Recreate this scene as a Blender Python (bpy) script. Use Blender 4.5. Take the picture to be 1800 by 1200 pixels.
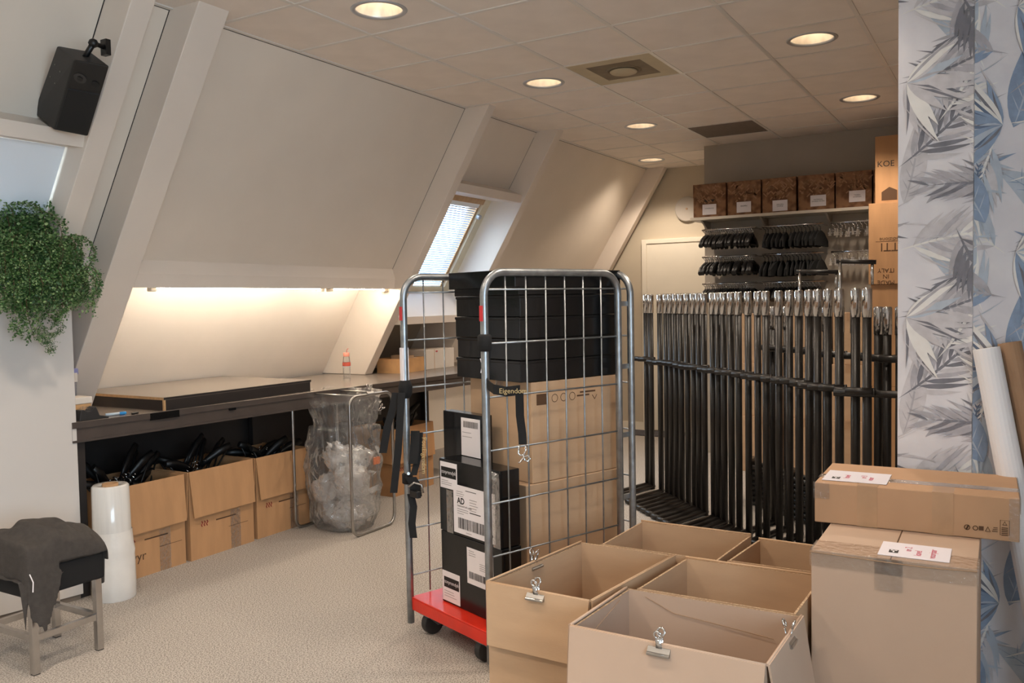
import bpy, math, random
from mathutils import Vector, Matrix, noise
random.seed(7)
for o in list(bpy.data.objects): bpy.data.objects.remove(o)
SC = bpy.context.scene
COL = SC.collection
V = Vector
PI = math.pi

# ---------------------------------------------------------------- camera, world, exposure
FPX, YAW, PITCH, ROLL = 1510.75, 0.530746, 0.046486, -0.018309
CAM = V((-4.466, -3.154, 1.57))
_f = V((math.cos(PITCH)*math.cos(YAW), math.cos(PITCH)*math.sin(YAW), -math.sin(PITCH)))
_r = _f.cross(V((0, 0, 1))).normalized(); _u = _r.cross(_f)
RT = _r*math.cos(ROLL) + _u*math.sin(ROLL); UP = -_r*math.sin(ROLL) + _u*math.cos(ROLL); FW = _f
cd = bpy.data.cameras.new('camera'); cam = bpy.data.objects.new('camera', cd); COL.objects.link(cam)
cd.sensor_width = 36.0; cd.lens = FPX/1800*36.0; cd.clip_start = 0.05; cd.clip_end = 200
mw = Matrix.Identity(4)
for i in range(3):
    mw[i][0] = RT[i]; mw[i][1] = UP[i]; mw[i][2] = -FW[i]; mw[i][3] = CAM[i]
cam.matrix_world = mw
SC.camera = cam
def at(px, py, depth):
    """real-world point that lies at the given depth along the lens axis"""
    return CAM + FW*depth + RT*((px-900)/FPX*depth) + UP*(-(py-600)/FPX*depth)

w = bpy.data.worlds.new('sky'); SC.world = w; w.use_nodes = True
bg = w.node_tree.nodes['Background']; bg.inputs[0].default_value = (0.70, 0.86, 1.0, 1); bg.inputs[1].default_value = 14.0
vs = SC.view_settings
vs.view_transform = 'Standard'; vs.look = 'None'; vs.gamma = 1.0; vs.use_curve_mapping = False
vs.exposure = 0.0
LAMP_COL = (1.0, 0.84, 0.68)
LAMP_W = 41.0
TUBE_E = 62.0
CEIL = 3.089

# ---------------------------------------------------------------- helpers
def lin(c):
    if max(c) > 1.0001: c = [x/255 for x in c]
    return tuple((x/12.92 if x <= 0.04045 else ((x+0.055)/1.055)**2.4) for x in c)
MATS = {}
def mat(name, col, rough=0.6, metal=0.0, var=0.0, vscale=8.0, bump=0.0, bscale=120.0, spec=0.5, stretch=None, emit=0.0, col2=None, detail=4.0, contrast=(0.35, 0.65), coat=0.0):
    m = bpy.data.materials.new(name); m.use_nodes = True
    nt = m.node_tree; P = nt.nodes['Principled BSDF']; c = lin(col)
    P.inputs['Base Color'].default_value = (*c, 1); P.inputs['Roughness'].default_value = rough
    P.inputs['Metallic'].default_value = metal; P.inputs['Specular IOR Level'].default_value = spec
    P.inputs['Coat Weight'].default_value = coat
    tc = nt.nodes.new('ShaderNodeTexCoord'); mp = nt.nodes.new('ShaderNodeMapping')
    nt.links.new(tc.outputs['Object'], mp.inputs['Vector'])
    if stretch: mp.inputs['Scale'].default_value = stretch
    if var > 0 or col2 is not None:
        n = nt.nodes.new('ShaderNodeTexNoise'); n.inputs['Scale'].default_value = vscale; n.inputs['Detail'].default_value = detail
        nt.links.new(mp.outputs[0], n.inputs['Vector'])
        r = nt.nodes.new('ShaderNodeValToRGB')
        r.color_ramp.elements[0].position = contrast[0]; r.color_ramp.elements[1].position = contrast[1]
        a = lin(col2) if col2 is not None else tuple(x*(1-var) for x in c)
        b = c if col2 is not None else tuple(min(1, x*(1+var)) for x in c)
        r.color_ramp.elements[0].color = (*a, 1); r.color_ramp.elements[1].color = (*b, 1)
        nt.links.new(n.outputs['Fac'], r.inputs['Fac']); nt.links.new(r.outputs[0], P.inputs['Base Color'])
    if bump > 0:
        n2 = nt.nodes.new('ShaderNodeTexNoise'); n2.inputs['Scale'].default_value = bscale; n2.inputs['Detail'].default_value = 3
        nt.links.new(mp.outputs[0], n2.inputs['Vector'])
        b2 = nt.nodes.new('ShaderNodeBump'); b2.inputs['Strength'].default_value = bump; b2.inputs['Distance'].default_value = 0.01
        nt.links.new(n2.outputs['Fac'], b2.inputs['Height']); nt.links.new(b2.outputs[0], P.inputs['Normal'])
    if emit > 0:
        P.inputs['Emission Color'].default_value = (*c, 1); P.inputs['Emission Strength'].default_value = emit
    MATS[name] = m
    return m
def clear_mat(name, tint, alpha, rough=0.08, white=0.0, bump=0.0, bscale=30):
    """thin clear plastic or glass: see-through with a gloss and a little milky white"""
    m = bpy.data.materials.new(name); m.use_nodes = True; nt = m.node_tree; nt.nodes.clear()
    o = nt.nodes.new('ShaderNodeOutputMaterial'); tr = nt.nodes.new('ShaderNodeBsdfTransparent'); tr.inputs[0].default_value = (*tint, 1)
    gl = nt.nodes.new('ShaderNodeBsdfGlossy'); gl.inputs['Roughness'].default_value = rough; gl.inputs[0].default_value = (1, 1, 1, 1)
    df = nt.nodes.new('ShaderNodeBsdfDiffuse'); df.inputs[0].default_value = (0.85, 0.85, 0.85, 1)
    lw = nt.nodes.new('ShaderNodeLayerWeight'); lw.inputs[0].default_value = 0.25
    ad = nt.nodes.new('ShaderNodeMath'); ad.operation = 'MULTIPLY_ADD'; ad.inputs[1].default_value = 0.75; ad.inputs[2].default_value = alpha; ad.use_clamp = True
    nt.links.new(lw.outputs['Fresnel'], ad.inputs[0])
    m1 = nt.nodes.new('ShaderNodeMixShader'); nt.links.new(ad.outputs[0], m1.inputs[0]); nt.links.new(tr.outputs[0], m1.inputs[1]); nt.links.new(gl.outputs[0], m1.inputs[2])
    m2 = nt.nodes.new('ShaderNodeMixShader'); m2.inputs[0].default_value = white
    nt.links.new(m1.outputs[0], m2.inputs[1]); nt.links.new(df.outputs[0], m2.inputs[2]); nt.links.new(m2.outputs[0], o.inputs[0])
    if bump:
        n2 = nt.nodes.new('ShaderNodeTexNoise'); n2.inputs['Scale'].default_value = bscale; n2.inputs['Detail'].default_value = 4
        b2 = nt.nodes.new('ShaderNodeBump'); b2.inputs['Strength'].default_value = bump; b2.inputs['Distance'].default_value = 0.02
        tc = nt.nodes.new('ShaderNodeTexCoord'); nt.links.new(tc.outputs['Object'], n2.inputs['Vector'])
        nt.links.new(n2.outputs['Fac'], b2.inputs['Height']); nt.links.new(b2.outputs[0], gl.inputs['Normal']); nt.links.new(b2.outputs[0], lw.inputs['Normal'])
    MATS[name] = m
    return m

def translucent(name, col, frac):
    m = bpy.data.materials.new(name); m.use_nodes = True; nt = m.node_tree; nt.nodes.clear(); o = nt.nodes.new('ShaderNodeOutputMaterial')
    a = nt.nodes.new('ShaderNodeBsdfDiffuse'); b = nt.nodes.new('ShaderNodeBsdfTranslucent'); x = nt.nodes.new('ShaderNodeMixShader'); x.inputs[0].default_value = frac
    a.inputs[0].default_value = b.inputs[0].default_value = (*lin(col), 1)
    nt.links.new(a.outputs[0], x.inputs[1]); nt.links.new(b.outputs[0], x.inputs[2]); nt.links.new(x.outputs[0], o.inputs[0]); MATS[name] = m
    return m

class MB:
    def __init__(s): s.v = []; s.f = []; s.m = []
    def poly(s, pts, m=0):
        k = len(s.v); s.v += [tuple(p) for p in pts]; s.f.append(tuple(range(k, k+len(pts)))); s.m.append(m); return s
    def hexa(s, b, t, m=0):
        k = len(s.v); s.v += [tuple(p) for p in b] + [tuple(p) for p in t]
        for q in ((3, 2, 1, 0), (4, 5, 6, 7), (0, 1, 5, 4), (1, 2, 6, 5), (2, 3, 7, 6), (3, 0, 4, 7)):
            s.f.append(tuple(k+i for i in q)); s.m.append(m)
        return s
    def box(s, x0, x1, y0, y1, z0, z1, m=0):
        return s.hexa([(x0, y0, z0), (x1, y0, z0), (x1, y1, z0), (x0, y1, z0)], [(x0, y0, z1), (x1, y0, z1), (x1, y1, z1), (x0, y1, z1)], m)
    def prism(s, pts, off, m=0):
        k = len(s.v); n = len(pts); off = V(off)
        s.v += [tuple(p) for p in pts] + [tuple(V(p)+off) for p in pts]
        s.f.append(tuple(range(k+n-1, k-1, -1))); s.m.append(m); s.f.append(tuple(range(k+n, k+2*n))); s.m.append(m)
        for i in range(n):
            j = (i+1) % n; s.f.append((k+i, k+j, k+n+j, k+n+i)); s.m.append(m)
        return s
    def tube(s, path, r, seg=8, m=0, closed=False, caps=True, flat=1.0):
        path = [V(p) for p in path]; n = len(path); k = len(s.v); ref = None
        rr = r if isinstance(r, (list, tuple)) else [r]*n
        for i, p in enumerate(path):
            a = path[i-1] if (i > 0 or closed) else p; b = path[(i+1) % n] if (i < n-1 or closed) else p
            d = (b-a)
            d = d.normalized() if d.length > 1e-9 else V((0, 0, 1))
            if ref is None:
                ref = V((0, 0, 1)) if abs(d.z) < 0.9 else V((1, 0, 0))
            x = (ref - d*ref.dot(d))
            x = x.normalized() if x.length > 1e-6 else d.orthogonal().normalized()
            ref = x; y = d.cross(x)
            for j in range(seg):
                t = 2*PI*j/seg; s.v.append(tuple(p + x*math.cos(t)*rr[i]*flat + y*math.sin(t)*rr[i]))
        for i in range(n if closed else n-1):
            for j in range(seg):
                a = k+i*seg+j; b = k+i*seg+(j+1) % seg; i2 = (i+1) % n
                s.f.append((a, b, k+i2*seg+(j+1) % seg, k+i2*seg+j)); s.m.append(m)
        if caps and not closed:
            s.f.append(tuple(k+j for j in range(seg-1, -1, -1))); s.m.append(m)
            s.f.append(tuple(k+(n-1)*seg+j for j in range(seg))); s.m.append(m)
        return s
    def lathe(s, prof, c=(0, 0, 0), seg=24, m=0, cap=True):
        k = len(s.v); c = V(c)
        for r, z in prof:
            for j in range(seg):
                t = 2*PI*j/seg; s.v.append((c.x+r*math.cos(t), c.y+r*math.sin(t), c.z+z))
        for i in range(len(prof)-1):
            for j in range(seg):
                s.f.append((k+i*seg+j, k+i*seg+(j+1) % seg, k+(i+1)*seg+(j+1) % seg, k+(i+1)*seg+j)); s.m.append(m)
        if cap:
            s.f.append(tuple(k+j for j in range(seg-1, -1, -1))); s.m.append(m)
            e = k+(len(prof)-1)*seg; s.f.append(tuple(e+j for j in range(seg))); s.m.append(m)
        return s
    def ribbon(s, pts, wdir, width, thick=0.0018, m=0):
        """webbing: a thin strip that follows pts, with wdir across"""
        pts = [V(p) for p in pts]; k = len(s.v); n = len(pts)
        for i, p in enumerate(pts):
            wd = V(wdir[i] if isinstance(wdir, list) else wdir).normalized()
            d = (pts[min(n-1, i+1)]-pts[max(0, i-1)]).normalized(); nn = d.cross(wd).normalized()*thick
            for q in (p-wd*width/2-nn, p+wd*width/2-nn, p+wd*width/2+nn, p-wd*width/2+nn): s.v.append(tuple(q))
        for i in range(n-1):
            for j in range(4):
                a = k+i*4+j; b = k+i*4+(j+1) % 4; s.f.append((a, b, b+4, a+4)); s.m.append(m)
        s.f.append((k+3, k+2, k+1, k)); s.m.append(m); e = k+(n-1)*4; s.f.append((e, e+1, e+2, e+3)); s.m.append(m)
        return s
    def mesh(s, name, mats, smooth=False):
        me = bpy.data.meshes.new(name); me.from_pydata(s.v, [], s.f)
        if not isinstance(mats, (list, tuple)): mats = [mats]
        for q in mats: me.materials.append(MATS[q] if isinstance(q, str) else q)
        me.polygons.foreach_set('material_index', s.m)
        if smooth: me.polygons.foreach_set('use_smooth', [len(f_) <= 4 for f_ in s.f])
        me.update(); return me
    def build(s, name, mats, parent=None, smooth=False, bevel=0.0, loc=None):
        o = bpy.data.objects.new(name, s.mesh(name, mats, smooth)); COL.objects.link(o)
        if parent is not None: o.parent = parent
        if loc is not None: o.location = loc
        if bevel > 0:
            b = o.modifiers.new('bevel', 'BEVEL'); b.width = bevel; b.segments = 2; b.limit_method = 'ANGLE'; b.angle_limit = 0.7
        return o
def tag(o, label, cat, group=None, kind=None):
    o['label'] = label; o['category'] = cat
    if group: o['group'] = group
    if kind: o['kind'] = kind
    return o
def thing(name, label, cat, loc=(0, 0, 0), rz=0.0, group=None):
    o = bpy.data.objects.new(name, None); COL.objects.link(o); o.empty_display_size = 0.05
    o.location = loc; o.rotation_euler = (0, 0, rz)
    return tag(o, label, cat, group)
def struct(o, label=None, cat=None):
    o['kind'] = 'structure'
    if label: o['label'] = label
    if cat: o['category'] = cat
    return o
def dup(root, loc=None, rz=None, label=None):
    r = root.copy(); COL.objects.link(r)
    if loc is not None: r.location = loc
    if rz is not None: r.rotation_euler = (0, 0, rz)
    if label: r['label'] = label
    for ch in list(root.children):
        c = ch.copy(); COL.objects.link(c); c.parent = r
        for g in list(ch.children):
            d = g.copy(); COL.objects.link(d); d.parent = c
    return r
def text(name, body, size, org, xd, yd, m, parent, align='LEFT', ext=0.0, shear=0.0, bold=0.0):
    cu = bpy.data.curves.new(name, 'FONT'); cu.body = body; cu.size = size; cu.align_x = align; cu.extrude = ext
    cu.resolution_u = 3
    if shear: cu.shear = shear
    if bold: cu.offset = bold
    tmp = bpy.data.objects.new(name, cu); COL.objects.link(tmp)
    me = bpy.data.meshes.new_from_object(tmp.evaluated_get(bpy.context.evaluated_depsgraph_get()))
    bpy.data.objects.remove(tmp); bpy.data.curves.remove(cu)
    me.name = name; me.materials.clear(); me.materials.append(MATS[m]); o = bpy.data.objects.new(name, me); COL.objects.link(o); o.parent = parent
    x = V(xd).normalized(); y = V(yd).normalized(); z = x.cross(y); mm = Matrix.Identity(4)
    for i in range(3): mm[i][0] = x[i]; mm[i][1] = y[i]; mm[i][2] = z[i]; mm[i][3] = org[i]
    o.matrix_local = mm
    return o
ORD = ['first', 'second', 'third', 'fourth', 'fifth', 'sixth', 'seventh', 'eighth', 'ninth', 'tenth', 'eleventh', 'twelfth', 'thirteenth', 'fourteenth', 'fifteenth', 'sixteenth', 'seventeenth', 'eighteenth', 'nineteenth', 'twentieth', 'twenty-first', 'twenty-second', 'twenty-third', 'twenty-fourth', 'twenty-fifth', 'twenty-sixth', 'twenty-seventh', 'twenty-eighth', 'twenty-ninth', 'thirtieth']

# ---------------------------------------------------------------- materials
mat('paint', (226, 214, 199), 0.65, var=0.02, vscale=3, bump=0.02, bscale=300)
mat('paint_post', (226, 214, 201), 0.5, var=0.015, vscale=4)
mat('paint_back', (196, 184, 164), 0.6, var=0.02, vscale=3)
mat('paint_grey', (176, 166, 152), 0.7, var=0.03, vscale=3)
mat('paint_dark', (92, 84, 78), 0.7, var=0.05, vscale=4)
mat('door_white', (232, 224, 208), 0.45, var=0.01)
mat('tile', (236, 226, 216), 0.85, var=0.03, vscale=5, bump=0.12, bscale=400)
mat('tbar', (222, 216, 208), 0.3)
mat('dark_gap', (38, 33, 29), 0.8)
mat('vent_dark', (120, 108, 98), 0.8, var=0.06, vscale=30)
mat('vent_cream', (190, 176, 146), 0.5, var=0.06, vscale=6)
mat('vent_dust', (128, 114, 92), 0.7, var=0.12, vscale=9)
mat('chrome', (214, 214, 214), 0.12, metal=1.0)
mat('steel', (170, 168, 165), 0.3, metal=1.0, var=0.1, vscale=14)
mat('zinc', (158, 163, 167), 0.38, metal=0.9, var=0.16, vscale=22, bump=0.05, bscale=90)
mat('brushed', (192, 190, 188), 0.24, metal=1.0, var=0.05, vscale=30)
mat('black_plastic', (17, 16, 16), 0.42)
mat('black_speaker', (20, 19, 19), 0.55, bump=0.1, bscale=600)
mat('grille', (11, 12, 14), 0.65, bump=0.3, bscale=900)
mat('grey_cone', (52, 49, 48), 0.5)
mat('black_pipe', (30, 27, 25), 0.36, var=0.12, vscale=40, bump=0.06, bscale=300)
mat('black_card', (15, 16, 18), 0.20, var=0.1, vscale=10, bump=0.05, bscale=40)
mat('black_cloth', (14, 14, 15), 0.9, bump=0.2, bscale=500)
mat('black_velvet', (9, 9, 10), 0.95)
mat('webbing', (16, 16, 17), 0.85, bump=0.3, bscale=700)
mat('rubber', (42, 41, 41), 0.6)
mat('red_plastic', (216, 46, 26), 0.32, var=0.06, vscale=12, bump=0.03, bscale=60)
mat('cardboard', (186, 154, 122), 0.8, var=0.06, vscale=3, stretch=(1, 1, 4), bump=0.03, bscale=60)
mat('cardboard_mid', (176, 140, 108), 0.8, var=0.05, vscale=3, bump=0.03, bscale=60)
mat('cardboard_in', (178, 150, 122), 0.85, var=0.05, vscale=3, bump=0.03, bscale=60)
mat('cardboard_warm', (184, 140, 98), 0.8, var=0.07, vscale=3, stretch=(5, 5, 1), bump=0.03, bscale=60)
mat('cardboard_pale', (186, 160, 139), 0.75, var=0.03, vscale=3, bump=0.02, bscale=80)
mat('card_edge', (196, 168, 136), 0.9, col2=(146, 116, 88), vscale=160, detail=1)
mat('crease', (160, 130, 102), 0.85)
clear_mat('packing_tape', (0.996, 0.988, 0.975), 0.03, 0.14, 0.02, bump=0.6, bscale=45)
mat('brown_tape', (172, 138, 106), 0.35, var=0.06, vscale=12)
mat('paper', (236, 230, 232), 0.55, var=0.015, vscale=10)
mat('paper_lilac', (236, 232, 240), 0.3)
mat('ink', (24, 23, 23), 0.6)
mat('ink_grey', (140, 134, 134), 0.7)
mat('ink_red', (205, 52, 92), 0.7)
mat('ink_maroon', (142, 50, 40), 0.7)
mat('print_brown', (84, 58, 36), 0.8)
mat('gold_thread', (188, 164, 112), 0.6)
mat('label_red', (196, 52, 58), 0.5)
mat('carpet', (188, 180, 171), 0.95, col2=(124, 117, 110), vscale=150, detail=4, contrast=(0.39, 0.58))
mat('carpet_mat', (74, 72, 76), 0.95, var=0.3, vscale=120, bump=0.5, bscale=200)
mat('worktop', (124, 114, 106), 0.27, var=0.05, vscale=5, stretch=(1, 5, 1))
mat('table_frame', (74, 65, 60), 0.5, var=0.08, vscale=8)
mat('table_dark', (42, 37, 35), 0.5, var=0.08, vscale=8)
mat('ply_edge', (186, 148, 104), 0.7, var=0.1, vscale=60)
mat('white_lam', (208, 202, 196), 0.4, var=0.012, vscale=2)
mat('plinth', (120, 108, 96), 0.6)
mat('wool', (66, 61, 57), 0.95, var=0.12, vscale=40, bump=0.5, bscale=350)
mat('film', (214, 212, 208), 0.18, var=0.06, vscale=3, stretch=(9, 9, 0.6), coat=0.4, bump=0.04, bscale=8)
mat('film_white', (222, 219, 214), 0.22, var=0.03, vscale=10, bump=0.25, bscale=14, coat=0.3)
mat('core', (176, 138, 100), 0.85)
clear_mat('bag_film', (0.985, 0.985, 0.985), 0.06, 0.10, 0.06, bump=0.5, bscale=26)
clear_mat('bag_fill', (0.98, 0.975, 0.97), 0.10, 0.14, 0.28, bump=0.9, bscale=30)
clear_mat('glass', (0.97, 0.985, 1.0), 0.02, 0.02, 0.0)
clear_mat('water', (0.96, 0.97, 0.97), 0.04, 0.03, 0.05)
mat('salmon', (232, 150, 128), 0.5)
mat('salmon_dark', (196, 84, 66), 0.5)
mat('box_tan', (206, 160, 110), 0.8, var=0.1, vscale=9)
mat('box_white', (226, 216, 204), 0.6, var=0.03)
clear_mat('tub', (0.80, 0.80, 0.92), 0.06, 0.12, 0.25)
mat('lavender', (150, 150, 196), 0.45)
mat('marker_blue', (40, 140, 205), 0.4)
mat('marker_body', (190, 205, 216), 0.4)
mat('leaf', (72, 112, 54), 0.55, col2=(38, 74, 30), vscale=9)
mat('leaf_light', (138, 160, 108), 0.55, col2=(80, 110, 62), vscale=9)
mat('leaf_stem', (84, 62, 44), 0.7)
mat('terracotta', (178, 84, 50), 0.7, var=0.08)
mat('slat', (240, 243, 246), 0.4)
translucent('slat_sheer', (176, 190, 212), 0.05)
translucent('blind_sheer', (236, 242, 248), 0.09)
mat('alu_white', (236, 236, 234), 0.4)
mat('pine', (188, 152, 112), 0.5, var=0.1, vscale=6, stretch=(6, 6, 1))
mat('pine_pale', (222, 212, 186), 0.5, var=0.04, vscale=6)
mat('alu', (190, 194, 200), 0.35, metal=0.6)
mat('shelf_white', (214, 204, 188), 0.5)
mat('pattern', (150, 110, 78), 0.8, col2=(112, 76, 50), vscale=13, detail=1.5, contrast=(0.42, 0.58))
mat('pattern_mark', (170, 130, 98), 0.8)
mat('disc', (176, 168, 158), 0.5)
mat('wallpaper', (230, 229, 234), 0.6, var=0.04, vscale=7, col2=(220, 219, 226))
mat('wp_g1', (204, 202, 207), 0.6, var=0.08, vscale=25)
mat('wp_g2', (178, 177, 185), 0.6, var=0.10, vscale=25)
mat('wp_g3', (122, 123, 133), 0.6, var=0.10, vscale=25)
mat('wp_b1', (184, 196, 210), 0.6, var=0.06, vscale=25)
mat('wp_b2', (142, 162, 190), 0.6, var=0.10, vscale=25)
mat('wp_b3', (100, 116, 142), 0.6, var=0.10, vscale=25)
mat('wp_w', (236, 235, 233), 0.6, var=0.03, vscale=25)
mat('roll_white', (232, 232, 236), 0.45)
mat('roll_kraft', (156, 124, 96), 0.75, var=0.06, vscale=10)
mat('lamp_glow', (255, 232, 200), 0.5, emit=5.0)
mat('reflector', (240, 234, 224), 0.3, metal=0.15, var=0.15, vscale=14, stretch=(1, 1, 0.1))
mat('tube_glow', (255, 243, 224), 0.5, emit=TUBE_E)
mat('sensor', (214, 206, 186), 0.5)
mat('orange_print', (228, 120, 58), 0.6)
# ---------------------------------------------------------------- the room
X0, X1, YR = -7.0, 5.2, -5.2
def yw(z, off=0.0): return 0.57 + 0.615*(CEIL-z) + off
def slope(mb, x0, x1, z0, z1, o0, o1, m=0):
    return mb.hexa([(x0, yw(z0, o0), z0), (x1, yw(z0, o0), z0), (x1, yw(z0, o1), z0), (x0, yw(z0, o1), z0)],
                   [(x0, yw(z1, o0), z1), (x1, yw(z1, o0), z1), (x1, yw(z1, o1), z1), (x0, yw(z1, o1), z1)], m)
struct(MB().box(X0-.2, X1+.3, YR-.2, 3.1, -0.06, 0.0).build('floor', 'carpet'), 'pale grey speckled carpet floor of the attic workroom', 'floor')

# ceiling: slab, tiles, bars
ceil = MB().box(X0-.2, X1+.3, YR-.2, 1.3, 3.30, 3.40).build('ceiling', 'paint'); struct(ceil, 'suspended ceiling of square beige tiles with thin metal bars', 'ceiling')
LIGHTS = [(-0.9, -0.3), (0.9, -0.3), (2.7, -0.3), (4.5, 0.3), (0.9, -2.1), (2.7, -2.1), (-0.9, -2.1), (-2.7, -0.3), (-2.7, -2.1), (-4.5, -0.3), (-4.5, -2.1), (-6.3, -0.3)]
RING = 0.135
def tile_mesh():
    h = 0.289; return MB().box(-h, h, -h, h, 0, .014).mesh('ceiling_tile', 'tile')
def tile_hole():
    h = 0.289; mb = MB(); n = 32; out = []; inn = []
    for i in range(n):
        t = 2*PI*i/n; c, s = math.cos(t), math.sin(t); k = h/max(abs(c), abs(s)); out.append((c*k, s*k)); inn.append((c*(RING-.012), s*(RING-.012)))
    for i in range(n):
        j = (i+1) % n
        mb.poly([(*inn[i], 0), (*inn[j], 0), (*out[j], 0), (*out[i], 0)])
        mb.poly([(*inn[j], 0), (*inn[i], 0), (*inn[i], .014), (*inn[j], .014)])
    return mb.mesh('ceiling_tile', 'tile')
TM, TH = tile_mesh(), tile_hole()
def near_light(x, y): return any(abs(x-a) < .05 and abs(y-b) < .05 for a, b in LIGHTS)
for i in range(-11, 9):
    for j in range(-9, 1):
        cx, cy = .6*i+.3, .6*j+.3
        if cx > X1+.1: continue
        if cx > 4.3 and cy < -.5: continue
        if abs(cx-.9) < .05 and abs(cy+.9) < .05: continue
        if abs(cx-3.3) < .05 and abs(cy+.9) < .05: continue
        o = bpy.data.objects.new('ceiling_tile', TH if near_light(cx, cy) else TM); COL.objects.link(o); o.parent = ceil
        o.location = (cx, cy, CEIL-.002 + random.uniform(-.0006, .0006))
gb = CEIL-.006
for j in range(-9, 2):
    y = .6*j; mb = MB(); mb.box(X0, X1, y-.012, y+.012, gb, gb+.006); mb.box(X0, X1, y-.001, y+.001, gb+.006, gb+.05); mb.build('grid_bar', 'tbar', ceil)
for i in range(-11, 9):
    x = .6*i; mb = MB(); mb.box(x-.011, x+.011, YR, .59, gb-.0006, gb+.005); mb.build('grid_bar', 'tbar', ceil)
MB().box(X0, X1, .545, .572, gb-.002, gb+.006).build('edge_trim', 'tbar', ceil)
MB().box(X0, X1, .572, .576, gb-.004, gb+.012).build('edge_gap', 'dark_gap', ceil)
MB().box(3.012, 3.588, -1.188, -.612, CEIL-.004, CEIL+.012).build('ceiling_tile', 'vent_dark', ceil)

# sloping wall on the window side, with rafters, purlins and panels
wl = MB()
wl.box(X0-.2, X1+.3, 2.20, 2.30, 0, .97)                       # knee wall under the slope
for a, b, z0, z1 in ((X0-.2, -2.80, .90, 3.30), (-2.80, -1.84, .90, 1.66), (-2.80, -1.84, 2.46, 3.30), (-1.84, 1.33, .90, 3.30),
                     (1.33, 2.39, .90, 1.66), (1.33, 2.39, 2.56, 3.30), (2.39, X1+.3, .90, 3.30)):
    slope(wl, a, b, z0, z1, .30, .36)
wl = struct(wl.build('wall_left', 'paint'), 'sloping attic wall with white rafters, purlins and panels', 'wall')
def wpart(name, fn, m='paint', bevel=0.0):
    mb = MB(); fn(mb); return mb.build(name, m, wl, bevel=bevel)
# panels set between the rafters
wpart('wall_panel', lambda b: slope(b, X0, -2.92, .95, CEIL, .0, .05))
wpart('wall_panel', lambda b: slope(b, -2.80, -1.84, 2.46, CEIL, .0, .05))
wpart('wall_panel', lambda b: slope(b, -1.72, -1.495, 1.86, CEIL, .0, .05))
wpart('wall_panel', lambda b: slope(b, -1.305, 1.224, 1.857, CEIL, .0, .05))
wpart('wall_panel', lambda b: slope(b, 1.325, 2.388, 2.53, CEIL, .0, .05))
wpart('wall_panel', lambda b: slope(b, 2.49, 5.05, .95, CEIL, .0, .05))
wpart('lower_panel', lambda b: slope(b, -1.72, -1.495, .95, 1.86, .26, .30), 'paint_post')
wpart('lower_panel', lambda b: slope(b, -1.305, 1.224, .95, 1.80, .26, .30), 'paint_post')
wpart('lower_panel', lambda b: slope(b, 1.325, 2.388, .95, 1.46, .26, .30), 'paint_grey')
wpart('panel_gap', lambda b: slope(b, 1.2235, 1.2275, 1.857, CEIL, -.001, .05), 'dark_gap')
wpart('panel_gap', lambda b: slope(b, 2.387, 2.391, 2.60, CEIL-.05, -.001, .05), 'dark_gap')
wpart('panel_gap', lambda b: slope(b, -1.499, -1.4935, 1.86, CEIL, -.002, .05), 'dark_gap')
wpart('panel_gap', lambda b: slope(b, -1.845, -1.839, 2.46, CEIL, -.002, .05), 'dark_gap')
for x0, x1 in ((-2.92, -2.80), (-1.84, -1.72), (-1.495, -1.305), (1.227, 1.325), (2.39, 2.49), (5.05, 5.15)):
    wpart('rafter', lambda b: slope(b, x0, x1, .967, CEIL, -.22, .30), 'paint_post', .004)
def purlin(x0, x1):
    def fn(b):
        pr_ = [(x0, yw(1.857)+.02, 1.857), (x0, yw(1.857), 1.857), (x0, 1.305, 1.775), (x0, 1.312, 1.692), (x0, 1.335, 1.692), (x0, 1.36, 1.735), (x0, yw(1.735)+.30, 1.735), (x0, yw(1.857)+.30, 1.857)]
        b.prism(pr_, (x1-x0, 0, 0))
    wpart('purlin', fn, 'paint_post')
purlin(-1.305, 1.227); purlin(-1.72, -1.495)
def header(x0, x1, z0, z1, back):
    def fn(b):
        y0 = yw(z0, -.20); b.prism([(x0, y0, z0), (x0, yw(z0)+back, z0+.06), (x0, yw(z1+.06)+back, z1+.06), (x0, yw(z1+.06, -.005), z1+.06), (x0, y0-.02, z1)], (x1-x0, 0, 0))
    wpart('window_header', fn, 'paint_post')
header(1.325, 2.39, 2.467, 2.535, .28)
header(-2.80, -1.84, 2.365, 2.435, .28)
def sill(x0, x1):
    def fn(b):
        b.prism([(x0, 1.352, 1.390), (x0, 1.352, 1.454), (x0, yw(1.67)+.10, 1.672), (x0, yw(1.67)+.28, 1.672), (x0, yw(1.46)+.28, 1.40)], (x1-x0, 0, 0))
    wpart('window_sill', fn, 'paint_post')
sill(1.325, 2.39); sill(-2.80, -1.84)

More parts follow.
